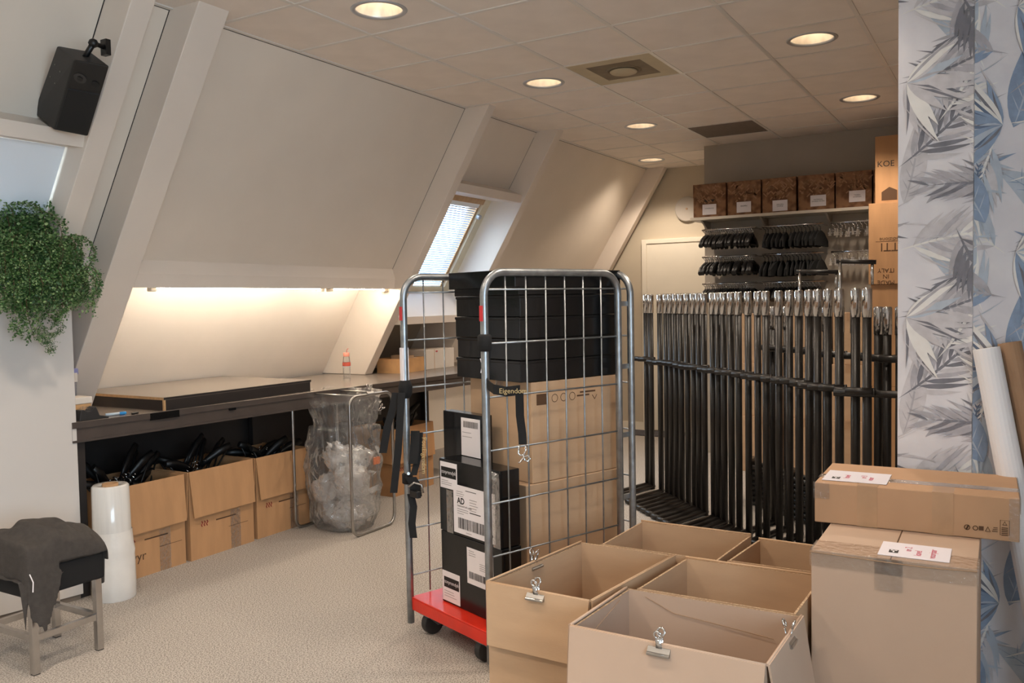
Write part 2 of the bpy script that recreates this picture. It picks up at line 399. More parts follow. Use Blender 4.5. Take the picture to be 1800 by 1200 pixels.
# roof windows
def roof_window(name, x0, x1, z0, z1, label):
    fr = bpy.data.objects.new(name, None); COL.objects.link(fr); fr.empty_display_size = .05; struct(fr, label, 'window')
    def bar(a, b, c, d, m, nm, o0=.12, o1=.26): q = MB(); slope(q, a, b, c, d, o0, o1); q.build(nm, m, fr, bevel=.003)
    bar(x1-.10, x1, z0, z1, 'pine_pale', 'frame_side'); bar(x0, x0+.06, z0, z1, 'pine_pale', 'frame_side')
    bar(x0+.06, x1-.10, z1-.07, z1, 'pine', 'frame_top'); bar(x0+.06, x1-.10, z0, z0+.05, 'pine_pale', 'frame_bottom')
    bar(x1-.135, x1-.10, z0+.05, z1-.07, 'pine', 'sash_side', .15, .25); bar(x0+.06, x0+.095, z0+.05, z1-.07, 'pine', 'sash_side', .15, .25)
    q = MB(); slope(q, x0+.09, x1-.13, z0+.05, z1-.07, .24, .246); q.build('pane', 'glass', fr)
    if name != 'window_1': return fr
    kn = MB(); c = V((x1-.115, yw(z1-.17, .115), z1-.17)); n = V((0, -1, -.615)).normalized()
    kn.tube([c, c+n*.03, c+n*.034], [.024, .024, .018], 12); kn.build('latch_knob', 'alu', fr, smooth=False)
    return fr
roof_window('window_1', 1.33, 2.37, 1.672, 2.53, 'pine roof window with closed blind between two white rafters')
roof_window('window_2', -2.80, -1.845, 1.672, 2.42, 'roof window half hidden behind the hanging fern')
def blind(name, x0, x1, z0, z1, label, n):
    t = thing(name, label, 'blind', (0, 0, 0))
    q = MB(); slope(q, x0, x1, z1, z1+.05, .125, .16); q.build('head_rail', 'slat', t, bevel=.003)
    q = MB(); slope(q, x0, x1, z0-.03, z0-.008, .135, .16); q.build('bottom_rail', 'slat', t, bevel=.003)
    nrm = V((0, -1, -.615)).normalized(); dn = V((0, .615, -1)).normalized(); h = .0085
    d = (dn*math.cos(1.35) + nrm*math.sin(1.35))*h
    mb = MB(); e = nrm*.0006
    mb.hexa([(x0, *(-d-e)[1:]), (x1, *(-d-e)[1:]), (x1, *(d-e)[1:]), (x0, *(d-e)[1:])], [(x0, *(-d+e)[1:]), (x1, *(-d+e)[1:]), (x1, *(d+e)[1:]), (x0, *(d+e)[1:])])
    me = mb.mesh('slat', 'slat_sheer')
    for i in range(n):
        z = z1 - (i+.5)*(z1-z0)/n
        o = bpy.data.objects.new('slat', me); COL.objects.link(o); o.parent = t; o.location = (0, yw(z, .15), z)
    for x in (x0+.12, x1-.12):
        q = MB(); q.tube([(x, yw(z1, .138), z1), (x, yw(z0, .138), z0)], .0012, 5); q.build('ladder_cord', 'slat', t)
    return t
blind('window_blind', 1.41, 2.22, 1.74, 2.43, 'white slatted blind drawn over the roof window above the cage', 37)
t = thing('roller_blind', 'pale plain roller blind in the roof window behind the fern', 'blind')
q = MB(); slope(q, -2.80, -1.85, 1.56, 2.38, -.06, -.058); q.build('sheet', 'blind_sheer', t)
q = MB(); q.tube([(-2.80, yw(2.39, -.03), 2.40), (-1.85, yw(2.39, -.03), 2.40)], .016, 12); q.build('roller', 'slat', t, smooth=True)

# back walls, door
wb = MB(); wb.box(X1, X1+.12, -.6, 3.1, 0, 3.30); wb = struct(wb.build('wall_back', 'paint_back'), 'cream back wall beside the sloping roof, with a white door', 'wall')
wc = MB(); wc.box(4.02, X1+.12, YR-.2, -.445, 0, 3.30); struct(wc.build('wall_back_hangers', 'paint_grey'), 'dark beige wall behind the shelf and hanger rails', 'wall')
dr = MB().box(X1-.03, X1, -.42, .63, .01, 2.22).build('door_1', 'door_white', bevel=.004); struct(dr, 'plain white door in the cream back wall', 'door')
for a, b, c, d in ((.63, .69, 0, 2.27), (-.444, -.42, 0, 2.27), (-.42, .63, 2.22, 2.27)):
    MB().box(X1-.04, X1, a, b, c, d).build('door_frame', 'door_white', dr, bevel=.003)
q = MB(); q.tube([(X1-.03, -.33, 1.05), (X1-.08, -.33, 1.05), (X1-.08, -.22, 1.05)], .009, 8); q.build('door_handle', 'steel', dr)
struct(MB().box(X1-.014, X1, .69, 2.2, 0, .09).build('baseboard_back', 'door_white'), 'white baseboard along the cream back wall', 'baseboard')

# right and rear walls (behind and beside the viewer) with one unseen window, added and sized for cool daylight
wr = MB(); wr.box(X0-.2, -6.6, YR-.12, YR, 0, 3.3); wr.box(-3.5, X1+.1, YR-.12, YR, 0, 3.3); wr.box(-6.6, -3.5, YR-.12, YR, 0, .85); wr.box(-6.6, -3.5, YR-.12, YR, 2.55, 3.3)
struct(wr.build('wall_right', 'paint'), 'plain painted wall with an added window beside the viewer', 'wall')
w3 = MB()
for a, b in ((-6.6, -6.54), (-5.08, -5.02), (-3.56, -3.5)): w3.box(a, b, YR-.09, YR-.03, .85, 2.55)
w3.box(-6.54, -3.56, YR-.09, YR-.03, .85, .91); w3.box(-6.54, -3.56, YR-.09, YR-.03, 2.49, 2.55)
w3 = struct(w3.build('added_window_3', 'door_white'), 'unseen two-pane window added for daylight in the plain painted wall', 'window')
MB().box(-6.54, -5.08, YR-.065, YR-.06, .91, 2.49).build('pane', 'glass', w3); MB().box(-5.02, -3.56, YR-.065, YR-.06, .91, 2.49).build('pane', 'glass', w3)
wk = MB(); wk.box(X0-.12, X0, YR-.2, 3.1, 0, 3.3); struct(wk.build('wall_rear', 'paint'), 'plain painted wall behind the viewer', 'wall')

# sky portals in the window openings guide the daylight
def portal(name, c, xd, yd, sx, sy):
    l = bpy.data.lights.new(name, 'AREA'); l.shape = 'RECTANGLE'; l.size = sx; l.size_y = sy; l.cycles.is_portal = True
    o = bpy.data.objects.new(name, l); COL.objects.link(o)
    x = V(xd).normalized(); y = V(yd).normalized(); z = x.cross(y); mm = Matrix.Identity(4)
    for i in range(3): mm[i][0] = x[i]; mm[i][1] = y[i]; mm[i][2] = z[i]; mm[i][3] = c[i]
    o.matrix_world = mm
sl = V((0, .615, -1)).normalized()
portal('daylight_roof', (1.85, yw(2.1, .30), 2.1), (1, 0, 0), sl, 1.0, 1.05)
portal('daylight_roof', (-2.32, yw(2.05, .30), 2.05), (1, 0, 0), sl, .95, .95)
portal('daylight_side', (-5.05, YR-.13, 1.70), (1, 0, 0), (0, 0, 1), 3.1, 1.7)

# ---------------------------------------------------------------- wallpapered wall end
WA = [V((-.80, -2.755, 0)), V((-.80, -3.013, 0))]
DB = V((.42, -.9075, 0)); WB1 = WA[1] + DB*1.9
ww = MB(); foot = [WA[0], WA[1], WB1, WB1+V((.25, .115, 0)), V((-.55, -3.0, 0)), V((-.55, -2.755, 0))]
ww.prism(foot, (0, 0, CEIL+.01)); ww = struct(ww.build('wall_wallpaper', 'wallpaper'), 'wall end papered with grey and blue palm leaves', 'wall')
def clip(poly, W, H):
    def half(ps, f, ip):
        out = []
        for i in range(len(ps)):
            a, b = ps[i-1], ps[i]; fa, fb = f(a), f(b)
            if fa >= 0 and fb >= 0: out.append(b)
            elif fa >= 0 > fb: out.append(ip(a, b, fa, fb))
            elif fb >= 0 > fa: out += [ip(a, b, fa, fb), b]
        return out
    ip = lambda a, b, fa, fb: (a[0]+(b[0]-a[0])*fa/(fa-fb), a[1]+(b[1]-a[1])*fa/(fa-fb))
    for f in (lambda p: p[0], lambda p: W-p[0], lambda p: p[1], lambda p: H-p[1]):
        if len(poly) < 3: return []
        poly = half(poly, f, ip)
    return poly if len(poly) >= 3 else []
def lens(p, ang, L, wd, bend=0.0, n=7):
    """a pointed leaf outline"""
    a = []; b = []
    for i in range(n+1):
        t = i/n; h = wd*math.sin(PI*t**.8)*(1-.25*t); th = ang + bend*t
        x = p[0]+math.cos(ang+bend*t*.5)*L*t; y = p[1]+math.sin(ang+bend*t*.5)*L*t
        nx, ny = -math.sin(th), math.cos(th); a.append((x+nx*h, y+ny*h)); b.append((x-nx*h, y-ny*h))
    return a + b[::-1][1:-1]
def print_motif(rnd, blue):
    g = [1, 2, 3]; els = []      # (polygon, material index)
    def frond(p, ang, L, n, cols, ll, lw, spread=.95, bend=.3):
        els.append((lens(p, ang, L, .006, bend), cols[-1]))
        for i in range(n):
            t = .12+.88*i/n; q = (p[0]+math.cos(ang+bend*t*.5)*L*t, p[1]+math.sin(ang+bend*t*.5)*L*t); s = (1-.55*t)
            for sg in (-1, 1):
                els.append((lens(q, ang+bend*t+sg*(spread-.35*t)+rnd.uniform(-.05, .05), ll*s*rnd.uniform(.8, 1.1), lw*s, -sg*.25, 5), rnd.choice(cols)))
    def big(p, ang, L, wd, c, rib):
        els.append((lens(p, ang, L, wd, .35, 12), c)); els.append((lens(p, ang, L*.97, .004, .35, 8), rib))
        for i in range(6):
            t = .15+.12*i; q = (p[0]+math.cos(ang+.17*t)*L*t, p[1]+math.sin(ang+.17*t)*L*t)
            for sg in (-1, 1): els.append((lens(q, ang+sg*.75, wd*1.1*(1-t*.5), .0022, 0, 4), rib))
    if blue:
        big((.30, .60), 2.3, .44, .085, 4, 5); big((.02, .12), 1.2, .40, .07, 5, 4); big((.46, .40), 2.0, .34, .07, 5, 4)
    else:
        big((.02, .10), 1.25, .36, .05, 1, 2); big((.34, .58), 2.2, .36, .05, 4, 1)
    G1 = [1, 1, 2, 7]; G2 = [2, 2, 1, 3]; G3 = [2, 3, 3]
    if blue: G1 = [1, 4, 4, 7]; G2 = [2, 5, 4, 2]  # bluer mix carries this face's cool daylight along with the print's own blue
    for (p, an, L, cols, bend) in (((.0, .24), .62, .50, G2, .35), ((.54, .88), 3.55, .52, G2, .3), ((.54, .28), 2.5, .46, G1, -.3), ((.06, .68), -.30, .46, G2, .35), ((.46, .06), 1.95, .42, G1, .3),
                                   ((.30, .02), 1.35, .44, G1, .25), ((.0, .82), .30, .46, G1, -.3), ((.54, .58), 3.25, .46, G2, -.3), ((.14, .40), .9, .40, G1, .4), ((.0, .56), .1, .44, G2, .5), ((.54, .12), 2.9, .46, G2, .3), ((.20, .90), -1.2, .40, G3, .3), ((.50, .72), 4.3, .40, G1, .3)):
        frond(p, an, L, 15, cols, .20, .0125, .80, bend)
    frond((.02, .48), .75, .17, 8, [3], .045, .006, 1.0, .1); frond((.22, .80), -.25, .20, 9, [3], .05, .006, 1.0, .1); frond((.40, .46), 1.2, .17, 8, [3 if not blue else 6], .045, .006)
    for k in range(10):                                  # the star of pale blades
        els.append((lens((.03, .56), -1.5+.26*k, .26*rnd.uniform(.7, 1.1), .021, rnd.uniform(-.5, .5), 7), rnd.choice([7, 1, 4, 1] if not blue else [7, 4, 4, 5])))
        els.append((lens((.03, .56), -1.45+.26*k, .24*rnd.uniform(.5, 1.0), .006, rnd.uniform(-.5, .5), 6), rnd.choice([2, 3])))
    for k in range(9):
        els.append((lens((.52, .76), 1.9+.27*k, .25*rnd.uniform(.7, 1.1), .020, rnd.uniform(-.5, .5), 7), rnd.choice([7, 1, 4] if not blue else [7, 5, 4])))
        els.append((lens((.52, .76), 1.95+.27*k, .24*rnd.uniform(.5, 1.0), .006, rnd.uniform(-.5, .5), 6), rnd.choice([2, 3] if not blue else [6, 3])))
    for k in range(14):                                  # fine brush strokes
        els.append((lens((rnd.uniform(0, .54), rnd.uniform(0, .9)), rnd.choice([.3, .9, 2.2, 2.8])+rnd.uniform(-.3, .3), rnd.uniform(.08, .2), rnd.uniform(.002, .006), rnd.uniform(-.4, .4), 5), rnd.choice([1, 1, 7] if not blue else [1, 4, 7])))
    if blue: big((.14, .92), -1.1, .24, .055, 3, 6); big((.46, .40), 2.0, .34, .07, 5, 4); big((.05, .30), .3, .30, .06, 4, 5)  # extra blue leaves put more of the daylight tint into the print
    els.append(([(.10+.30*i/12, .10+.09*math.sin(i/12*PI)+(.016 if i % 2 else 0)) for i in range(13)] + [(.40-.30*i/12, .095+.055*math.sin(i/12*PI)) for i in range(13)], 2 if not blue else 5))
    return els
def paper(name, org, d, W, H, shift, seed, blue):
    mb = MB(); rnd = random.Random(seed); els = print_motif(rnd, blue); d = V(d).normalized(); n = V((d.y, -d.x, 0))
    if n.dot(CAM-org) < 0: n = -n
    k = 0
    for rx in range(-2, int(W/.54)+2):
        for rz in range(-1, int(H/.9)+2):
            for pl, c in els:
                q = clip([(x+rx*.54+shift[0], y+rz*.9+shift[1]+(.27 if rx % 2 else 0)) for x, y in pl], W, H); k += 1
                if q:
                    e = .0004+(k % max(1, len(els)))*.000012
                    mb.poly([org + d*x + V((0, 0, y)) + n*e for x, y in q], c)
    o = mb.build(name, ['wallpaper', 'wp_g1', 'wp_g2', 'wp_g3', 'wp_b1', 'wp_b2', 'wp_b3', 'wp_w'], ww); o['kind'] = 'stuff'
    return o
paper('printed_leaves', WA[0], WA[1]-WA[0], .258, CEIL, (.0, .02), 3, False)
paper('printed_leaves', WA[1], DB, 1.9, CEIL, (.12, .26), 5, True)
# ---------------------------------------------------------------- ceiling fixtures
LN = {0: 'recessed round ceiling light nearest the big sloping panel', 1: 'recessed round ceiling light beside the square air vent', 2: 'recessed round ceiling light before the dark ceiling tile',
      3: 'small recessed ceiling light in the far cream corner', 4: 'recessed round ceiling light nearest the wallpapered wall', 5: 'recessed round ceiling light above the shelf of patterned boxes'}
dl = None
for i, (x, y) in enumerate(LIGHTS):
    lab = LN.get(i, 'recessed round ceiling light above the viewer, %s of its rows' % ORD[i-6])
    if dl is None:
        dl = thing('ceiling_light', lab, 'ceiling light', (x, y, CEIL), 0, 'recessed ceiling lights')
        MB().lathe([(RING-.014, .004), (RING-.012, -.006), (RING+.006, -.007), (RING+.012, -.002), (RING+.012, 0), (RING-.014, .004)], seg=40, cap=False).build('trim_ring', 'alu', dl, smooth=True)
        MB().lathe([(RING-.014, .004), (RING-.03, .05), (RING-.06, .10)], seg=40, cap=False).build('reflector', 'reflector', dl, smooth=True)
        MB().lathe([(RING-.06, .10), (.001, .102)], seg=32, cap=False).build('lamp_plate', 'lamp_glow', dl)
        for s in (-1, 1):
            q = MB(); q.tube([(s*.035, -.05, .075), (s*.035, .05, .075)], .012, 10); q.build('lamp_tube', 'lamp_glow', dl, smooth=True)
        d0 = dl
    else: d0 = dup(dl, (x, y, CEIL), 0, lab)
    l = bpy.data.lights.new('downlight', 'SPOT'); l.energy = LAMP_W; l.color = LAMP_COL; l.spot_size = 2.15; l.spot_blend = .55; l.shadow_soft_size = .09
    lo = bpy.data.objects.new('downlight', l); COL.objects.link(lo); lo.parent = d0; lo.location = (0, 0, -.012)
t = thing('air_vent', 'square cream ceiling air vent with a round plate', 'air vent', (.9, -.9, CEIL))
h = .289; q = MB(); q.box(-h, h, -h, h, -.004, .012); q.build('plate', 'vent_cream', t)
q = MB(); q.poly([(-.19, -.19, -.0045), (-.19, .19, -.0045), (.19, .19, -.0045), (.19, -.19, -.0045)]); q.build('dusty_centre', 'vent_dust', t)
MB().lathe([(.0, -.022), (.085, -.022), (.092, -.016), (.092, -.012), (0, -.012)], seg=32, cap=False).build('round_plate', 'vent_cream', t, smooth=True)
MB().lathe([(.098, -.0048), (.11, -.013), (.118, -.0048)], seg=32, cap=False).build('rim', 'vent_dust', t, smooth=True)

t = thing('motion_sensor', 'small cream sensor where ceiling and rafter meet', 'sensor', at(262, 4, 4.55))
q = MB(); q.box(-.03, .02, -.03, .03, -.045, .04); q.build('housing', 'sensor', t, bevel=.012)
q = MB(); q.box(-.036, -.028, -.02, .02, -.04, .02); q.build('lens', 'slat', t, bevel=.004)
q = MB(); q.tube([(.04, -.03, .06), (.045, -.032, .01), (.04, -.032, -.05)], [.022, .026, .016], 12); q.build('cover', 'sensor', t, smooth=True)

# tube lights under the purlin
for i, (xa, xb, lab) in enumerate(((-1.04, .44, 'long lit tube light under the white purlin over the platform'), (.54, 1.20, 'shorter lit tube light beside the long one, above the bottle'))):
    t = thing('tube_light', lab, 'tube light', (0, 0, 0)); y, z = 1.40, 1.70
    q = MB(); q.tube([(xa, y, z), (xb, y, z)], .013, 10); q.build('tube', 'tube_glow', t, smooth=True)
    q = MB(); q.box(xa-.02, xb+.02, y+.02, y+.05, z+.012, z+.035); q.build('batten', 'door_white', t)
    for x in (xa, xb):
        q = MB(); q.box(x-.02, x+.02, y-.022, y+.022, z-.03, z+.034); q.build('lamp_holder', 'door_white', t, bevel=.006)

# ---------------------------------------------------------------- loudspeaker
D0 = 3.72
FT = [at(131, 105, D0), at(193, 116, D0+.03), at(155, 240, D0+.32), at(94, 228, D0+.29)]
bk = at(100, 80, D0+.17)-FT[0]; bkb = at(58, 199, D0+.46)-FT[3]
t = thing('loudspeaker', 'black loudspeaker mounted on the white rafter above the fern', 'loudspeaker', FT[3]); L0 = FT[3]
fr = [p-L0 for p in FT]; BKS = [fr[0]+bk, fr[1]+bk, fr[2]+bkb, fr[3]+bkb]
q = MB(); q.hexa([fr[3], fr[2], BKS[2], BKS[3]], [fr[0], fr[1], BKS[1], BKS[0]]); q.build('cabinet', 'black_speaker', t, bevel=.008)
xa = (fr[1]-fr[0]); ya = (fr[0]-fr[3]); nn = xa.normalized().cross(ya.normalized()).normalized()
def sp(u_, v_, e=0): return fr[3] + (fr[2]-fr[3])*u_*(1-v_) + (fr[1]-fr[0])*u_*v_ + ya*v_ + nn*e
q = MB(); q.hexa([sp(.06, .04), sp(.96, .04), sp(.96, .62), sp(.06, .62)], [sp(.07, .05, .006), sp(.95, .05, .006), sp(.95, .61, .006), sp(.07, .61, .006)]); q.build('grille', 'grille', t)
def disc(c, r, m, nm, e=.004):
    q = MB(); u1 = xa.normalized(); v1 = nn.cross(u1); n = 20
    q.prism([c+u1*math.cos(2*PI*i/n)*r+v1*math.sin(2*PI*i/n)*r for i in range(n)], nn*e); return q.build(nm, m, t)
disc(sp(.30, .78), .026, 'grey_cone', 'tweeter'); disc(sp(.30, .78, .004), .012, 'black_plastic', 'tweeter_dome'); disc(sp(.76, .74), .016, 'grille', 'port')
sn = (fr[3]-BKS[3]).cross(ya).normalized()
for a, b in ((.35, .80), (.62, .76), (.30, .62), (.55, .58)):
    c = BKS[3] + (fr[3]-BKS[3])*a + ya*b
    q = MB(); q.tube([c-sn*.002, c+sn*.002], .003, 8); q.build('screw', 'chrome', t)
top = (fr[0]+fr[1]+BKS[0]+BKS[1])*.25
a1, a2, a3 = top+V((0, 0, .0)), at(164, 76, D0+.10)-L0, at(183, 83, D0+.16)-L0
q = MB(); q.tube([top-V((0, 0, .02)), a2, a3], [.012, .014, .011], 10); q.build('bracket_arm', 'black_plastic', t, smooth=True)
q = MB(); q.lathe([(.001, -.022), (.016, -.014), (.022, 0), (.016, .014), (.001, .022)], a2, 14); q.build('ball_joint', 'black_plastic', t, smooth=True)
q = MB(); q.box(a3.x-.004, a3.x+.02, a3.y-.02, a3.y+.02, a3.z-.035, a3.z+.035); q.build('wall_plate', 'black_plastic', t)

# ---------------------------------------------------------------- white divider, fern
t = thing('divider_cabinet', 'tall plain white divider cabinet under the hanging fern', 'cabinet', (-1.69, 1.20, 0), math.radians(-9.5))
q = MB(); q.box(-1.6, 0, 0, .20, .03, 1.70); q.build('body', 'white_lam', t, bevel=.002)
q = MB(); q.box(-1.6, -.01, .012, .19, 0, .03); q.build('plinth', 'plinth', t)
fern = thing('hanging_fern', 'bushy green hanging fern on top of the white divider', 'plant', (-1.86, 1.255, 1.70))
q = MB(); q.lathe([(.065, 0), (.095, .16), (.105, .17), (.105, .20), (.09, .20), (.085, .12)], (0, 0, .0), 24); q.build('pot', 'terracotta', fern, smooth=True)
def frond_mesh(seed):
    rnd = random.Random(seed); mb = MB(); L = rnd.uniform(.20, .36); n = 14; up = rnd.uniform(.06, .20); p = V((.03, 0, .16)); pts = [p.copy()]
    ang = rnd.uniform(.5, 1.3)
    for i in range(n):
        p = p + V((math.cos(ang), rnd.uniform(-.1, .1), math.sin(ang)))*(L/n); ang -= rnd.uniform(.20, .32); ang = max(ang, -1.5); pts.append(p.copy())
    mb.tube(pts, [.0016]*len(pts), 3, 2)
    def leafl(c, s, m):
        a = V((rnd.uniform(-1, 1), rnd.uniform(-1, 1), rnd.uniform(-.6, .6))).normalized(); b = a.orthogonal().normalized()
        b = (b + a.cross(b)*rnd.uniform(-1, 1)).normalized()
        mb.poly([c, c+a*s*.6+b*s*.45, c+a*s*1.1, c+a*s*.6-b*s*.45], m)
    for i in range(2, len(pts)):
        t_ = i/len(pts); d = (pts[i]-pts[i-1]).normalized(); sd = d.cross(V((0, 0, 1))); sd = sd.normalized() if sd.length > .01 else V((0, 1, 0))
        for sg in (-1, 1):
            br = pts[i]; bd = (sd*sg + d*.7 + V((0, 0, -.35))).normalized(); bl = .095*(1-.5*t_)*rnd.uniform(.6, 1.2)
            for k in range(6):
                c = br + bd*bl*(k+1)/6 + V((0, 0, -.02*(k/6)**2))
                for e in range(2): leafl(c + V((rnd.uniform(-1, 1), rnd.uniform(-1, 1), rnd.uniform(-1, 1)))*.007, rnd.uniform(.009, .017), 0 if rnd.random() < .5 else 1)
    return mb.mesh('frond', ['leaf', 'leaf_light', 'leaf_stem'])
FM = [frond_mesh(100+i) for i in range(16)]
rnd = random.Random(11)
def put_frond(k, loc, az, sc, tilt=0.0):
    o = bpy.data.objects.new('frond', FM[k % len(FM)]); COL.objects.link(o); o.parent = fern
    o.rotation_euler = (rnd.uniform(-.15, .15), tilt, az); o.location = loc; o.scale = (sc, sc, sc)
for i in range(96):
    put_frond(i, (rnd.uniform(-.22, .05), rnd.uniform(-.08, .04), rnd.uniform(.02, .20)), rnd.uniform(-PI, PI)*.75 - PI/2, rnd.uniform(.75, 1.12), rnd.uniform(-.1, .35))
for i in range(70):      # sprays hanging down the front of the cabinet
    put_frond(i+5, (rnd.uniform(-.32, .09), rnd.uniform(-.16, -.07), rnd.uniform(-.10, .14)), -PI/2+rnd.uniform(-1.0, 1.0), rnd.uniform(.6, .95), rnd.uniform(.4, 1.0))
for i in range(10): put_frond(i, (.0+rnd.uniform(-.03, .03), -.13, -.0-.032*i), -PI/2+rnd.uniform(-1.2, 1.2), .42, 1.2)

# ---------------------------------------------------------------- workbench and what stands on it
TZ = .965; ta = V((-1.715, 1.198, 0)); tb = V((2.30, .905, 0)); td = (tb-ta).normalized(); trz = math.atan2(td.y, td.x); TL = (tb-ta).length
t = thing('workbench', 'long grey workbench under the sloping wall', 'table', ta, trz)
MB().box(0, TL, -.0025, -.0003, TZ-.034, TZ-.001).build('front_edge', 'table_frame', t)
q = MB(); q.hexa([(0, 0, TZ-.035), (TL, 0, TZ-.035), (TL, 1.16, TZ-.035), (0, .96, TZ-.035)], [(0, 0, TZ), (TL, 0, TZ), (TL, 1.16, TZ), (0, .96, TZ)]); q.build('top', 'worktop', t, bevel=.002)
q = MB(); q.box(0.0, TL, .006, .03, TZ-.10, TZ-.035); q.build('apron', 'table_frame', t)
q = MB(); q.box(0.0, TL, .0, .045, TZ-.112, TZ-.10); q.build('rail', 'table_frame', t)
for x in (.02, 1.86, 3.9):
    for y in (.03, .86):
        q = MB(); q.box(x, x+.06, y, y+.05, 0, TZ-.035); q.build('leg', 'table_dark', t)
q = MB(); q.box(.455, .645, -.004, .002, TZ-.045, TZ-.004); q.build('edge_tape', 'black_card', t)
q = MB(); q.box(1.00, 1.05, -.004, .004, TZ-.05, TZ-.036); q.build('edge_clip', 'black_card', t)
q = MB(); q.box(0.1, TL, .93, .935, .05, TZ-.05); q.build('back_panel', 'table_dark', t)
t = thing('raised_platform', 'flat raised platform of dark board on the workbench', 'platform', (-1.165, 1.165, TZ), math.radians(-.6))
q = MB(); q.box(0, 1.215, 0, .92, .062, .078); q.build('top_board', 'worktop', t); MB().box(-.0008, 0, 0, .92, .062, .078).build('board_edge', 'ply_edge', t)
q = MB(); q.box(.0, 1.21, -.0008, -.0002, .064, .077); q.build('front_lip', 'table_dark', t)
q = MB(); q.box(0, .013, .012, .90, 0, .062); q.build('side_board', 'table_dark', t); q = MB(); q.box(1.19, 1.203, .012, .90, 0, .062); q.build('side_board', 'table_dark', t)
q = MB(); q.box(0.0135, 1.203, .0, .012, 0, .062); q.build('front_board', 'table_dark', t); MB().box(0, .013, .0, .0118, 0, .062).build('board_edge', 'ply_edge', t)

t = thing('water_bottle', 'clear water bottle with salmon lid and band on the workbench', 'bottle', (.935, 1.60, TZ))
MB().lathe([(.028, 0), (.031, .004), (.031, .13), (.026, .175), (.024, .18)], seg=24, cap=False).build('glass_body', 'water', t, smooth=True)
MB().lathe([(.0325, .10), (.034, .104), (.034, .126), (.0325, .13)], seg=24, cap=False).build('band', 'salmon_dark', t, smooth=True)
MB().lathe([(.0, .178), (.025, .178), (.026, .182), (.026, .206), (.022, .21), (0, .21)], seg=24, cap=False).build('lid', 'salmon', t, smooth=True)
q = MB(); q.tube([(.004, 0, .208), (.006, 0, .225), (.014, 0, .236), (.026, 0, .243)], .0028, 6); q.build('loop', 'salmon_dark', t)
t = thing('small_carton', 'opened tan cardboard tray on the workbench beside the rafter', 'box', (1.44, 1.42, TZ), math.radians(4))
q = MB(); w_, d_, hh = .36, .26, .125
for b in ((0, w_, 0, .006), (0, w_, d_-.006, d_), (0, .006, .006, d_-.006), (w_-.006, w_, .006, d_-.006)):
    MB().box(*b, 0, hh).build('side_panel', 'box_tan', t)
MB().box(.006, w_-.006, .006, d_-.006, 0, .006).build('bottom', 'box_tan', t)
for k, (a, b, c) in enumerate(((.02, .15, .11), (.16, .24, .145), (.25, .34, .12))): MB().box(a, b, .03, .22, .006, c).build('packet', 'box_white' if k != 1 else 'cardboard', t)
t = thing('white_carton', 'white cardboard box with a tiny red sticker on the workbench', 'box', (1.85, 1.46, TZ), math.radians(-3))
q = MB(); q.box(0, .42, 0, .28, 0, .18); q.build('body', 'box_white', t, bevel=.003); MB().box(.12, .124, -.001, .0, .0, .18).build('seam', 'box_tan', t); MB().box(.14, .17, -.0015, -.0002, .155, .165).build('sticker', 'label_red', t)
t = thing('storage_tub', 'small clear tub with lavender lid at the end of the bench', 'container', (-1.672, 1.405, TZ))
q = MB(); q.hexa([(0, 0, 0), (.12, 0, 0), (.12, .14, 0), (0, .14, 0)], [(-.006, -.006, .24), (.126, -.006, .24), (.126, .146, .24), (-.006, .146, .24)]); q.build('tub', 'tub', t, bevel=.006)
q = MB(); q.box(-.012, .132, -.012, .152, .24, .275); q.build('lid', 'lavender', t, bevel=.006); MB().box(.10, .118, -.02, -.008, .20, .25).build('latch', 'box_white', t)
t = thing('dispenser_box', 'small white dispenser box behind the tape dispenser', 'box', (-1.662, 1.278, TZ)); q = MB(); q.box(0, .115, 0, .11, 0, .085); q.build('body', 'box_tan', t, bevel=.004); q = MB(); q.box(-.004, .119, -.004, .114, .085, .122); q.build('lid', 'box_white', t, bevel=.004)
t = thing('tape_dispenser', 'dark weighted tape dispenser at the end of the bench', 'tape dispenser', (-1.668, 1.205, TZ))
q = MB(); q.prism([(0, 0, 0), (.175, 0, 0), (.175, 0, .008), (.12, 0, .02), (.10, 0, .072), (.085, 0, .066), (.07, 0, .05), (.05, 0, .045), (.03, 0, .06), (.01, 0, .058)], (0, .06, 0)); q.build('body', 'rubber', t, bevel=.003)
q = MB(); q.tube([(.05, .012, .045), (.05, .048, .045)], .03, 18); q.build('tape_roll', 'packing_tape', t)
t = thing('marker_pen', 'pale marker pen with blue cap lying on the bench', 'marker', (-1.47, 1.27, TZ+.009), math.radians(-18))
q = MB(); q.tube([(0, 0, 0), (.075, 0, 0)], .008, 10); q.build('barrel', 'marker_body', t, smooth=True); q = MB(); q.tube([(.075, 0, 0), (.108, 0, 0), (.112, 0, 0)], [.009, .009, .006], 10); q.build('cap', 'marker_blue', t, smooth=True)
t = thing('bottle_cap', 'small dark pen cap on the bench edge', 'cap', (-1.36, 1.19, TZ+.006)); q = MB(); q.tube([(0, 0, 0), (.045, .008, 0)], .006, 8); q.build('body', 'black_plastic', t)

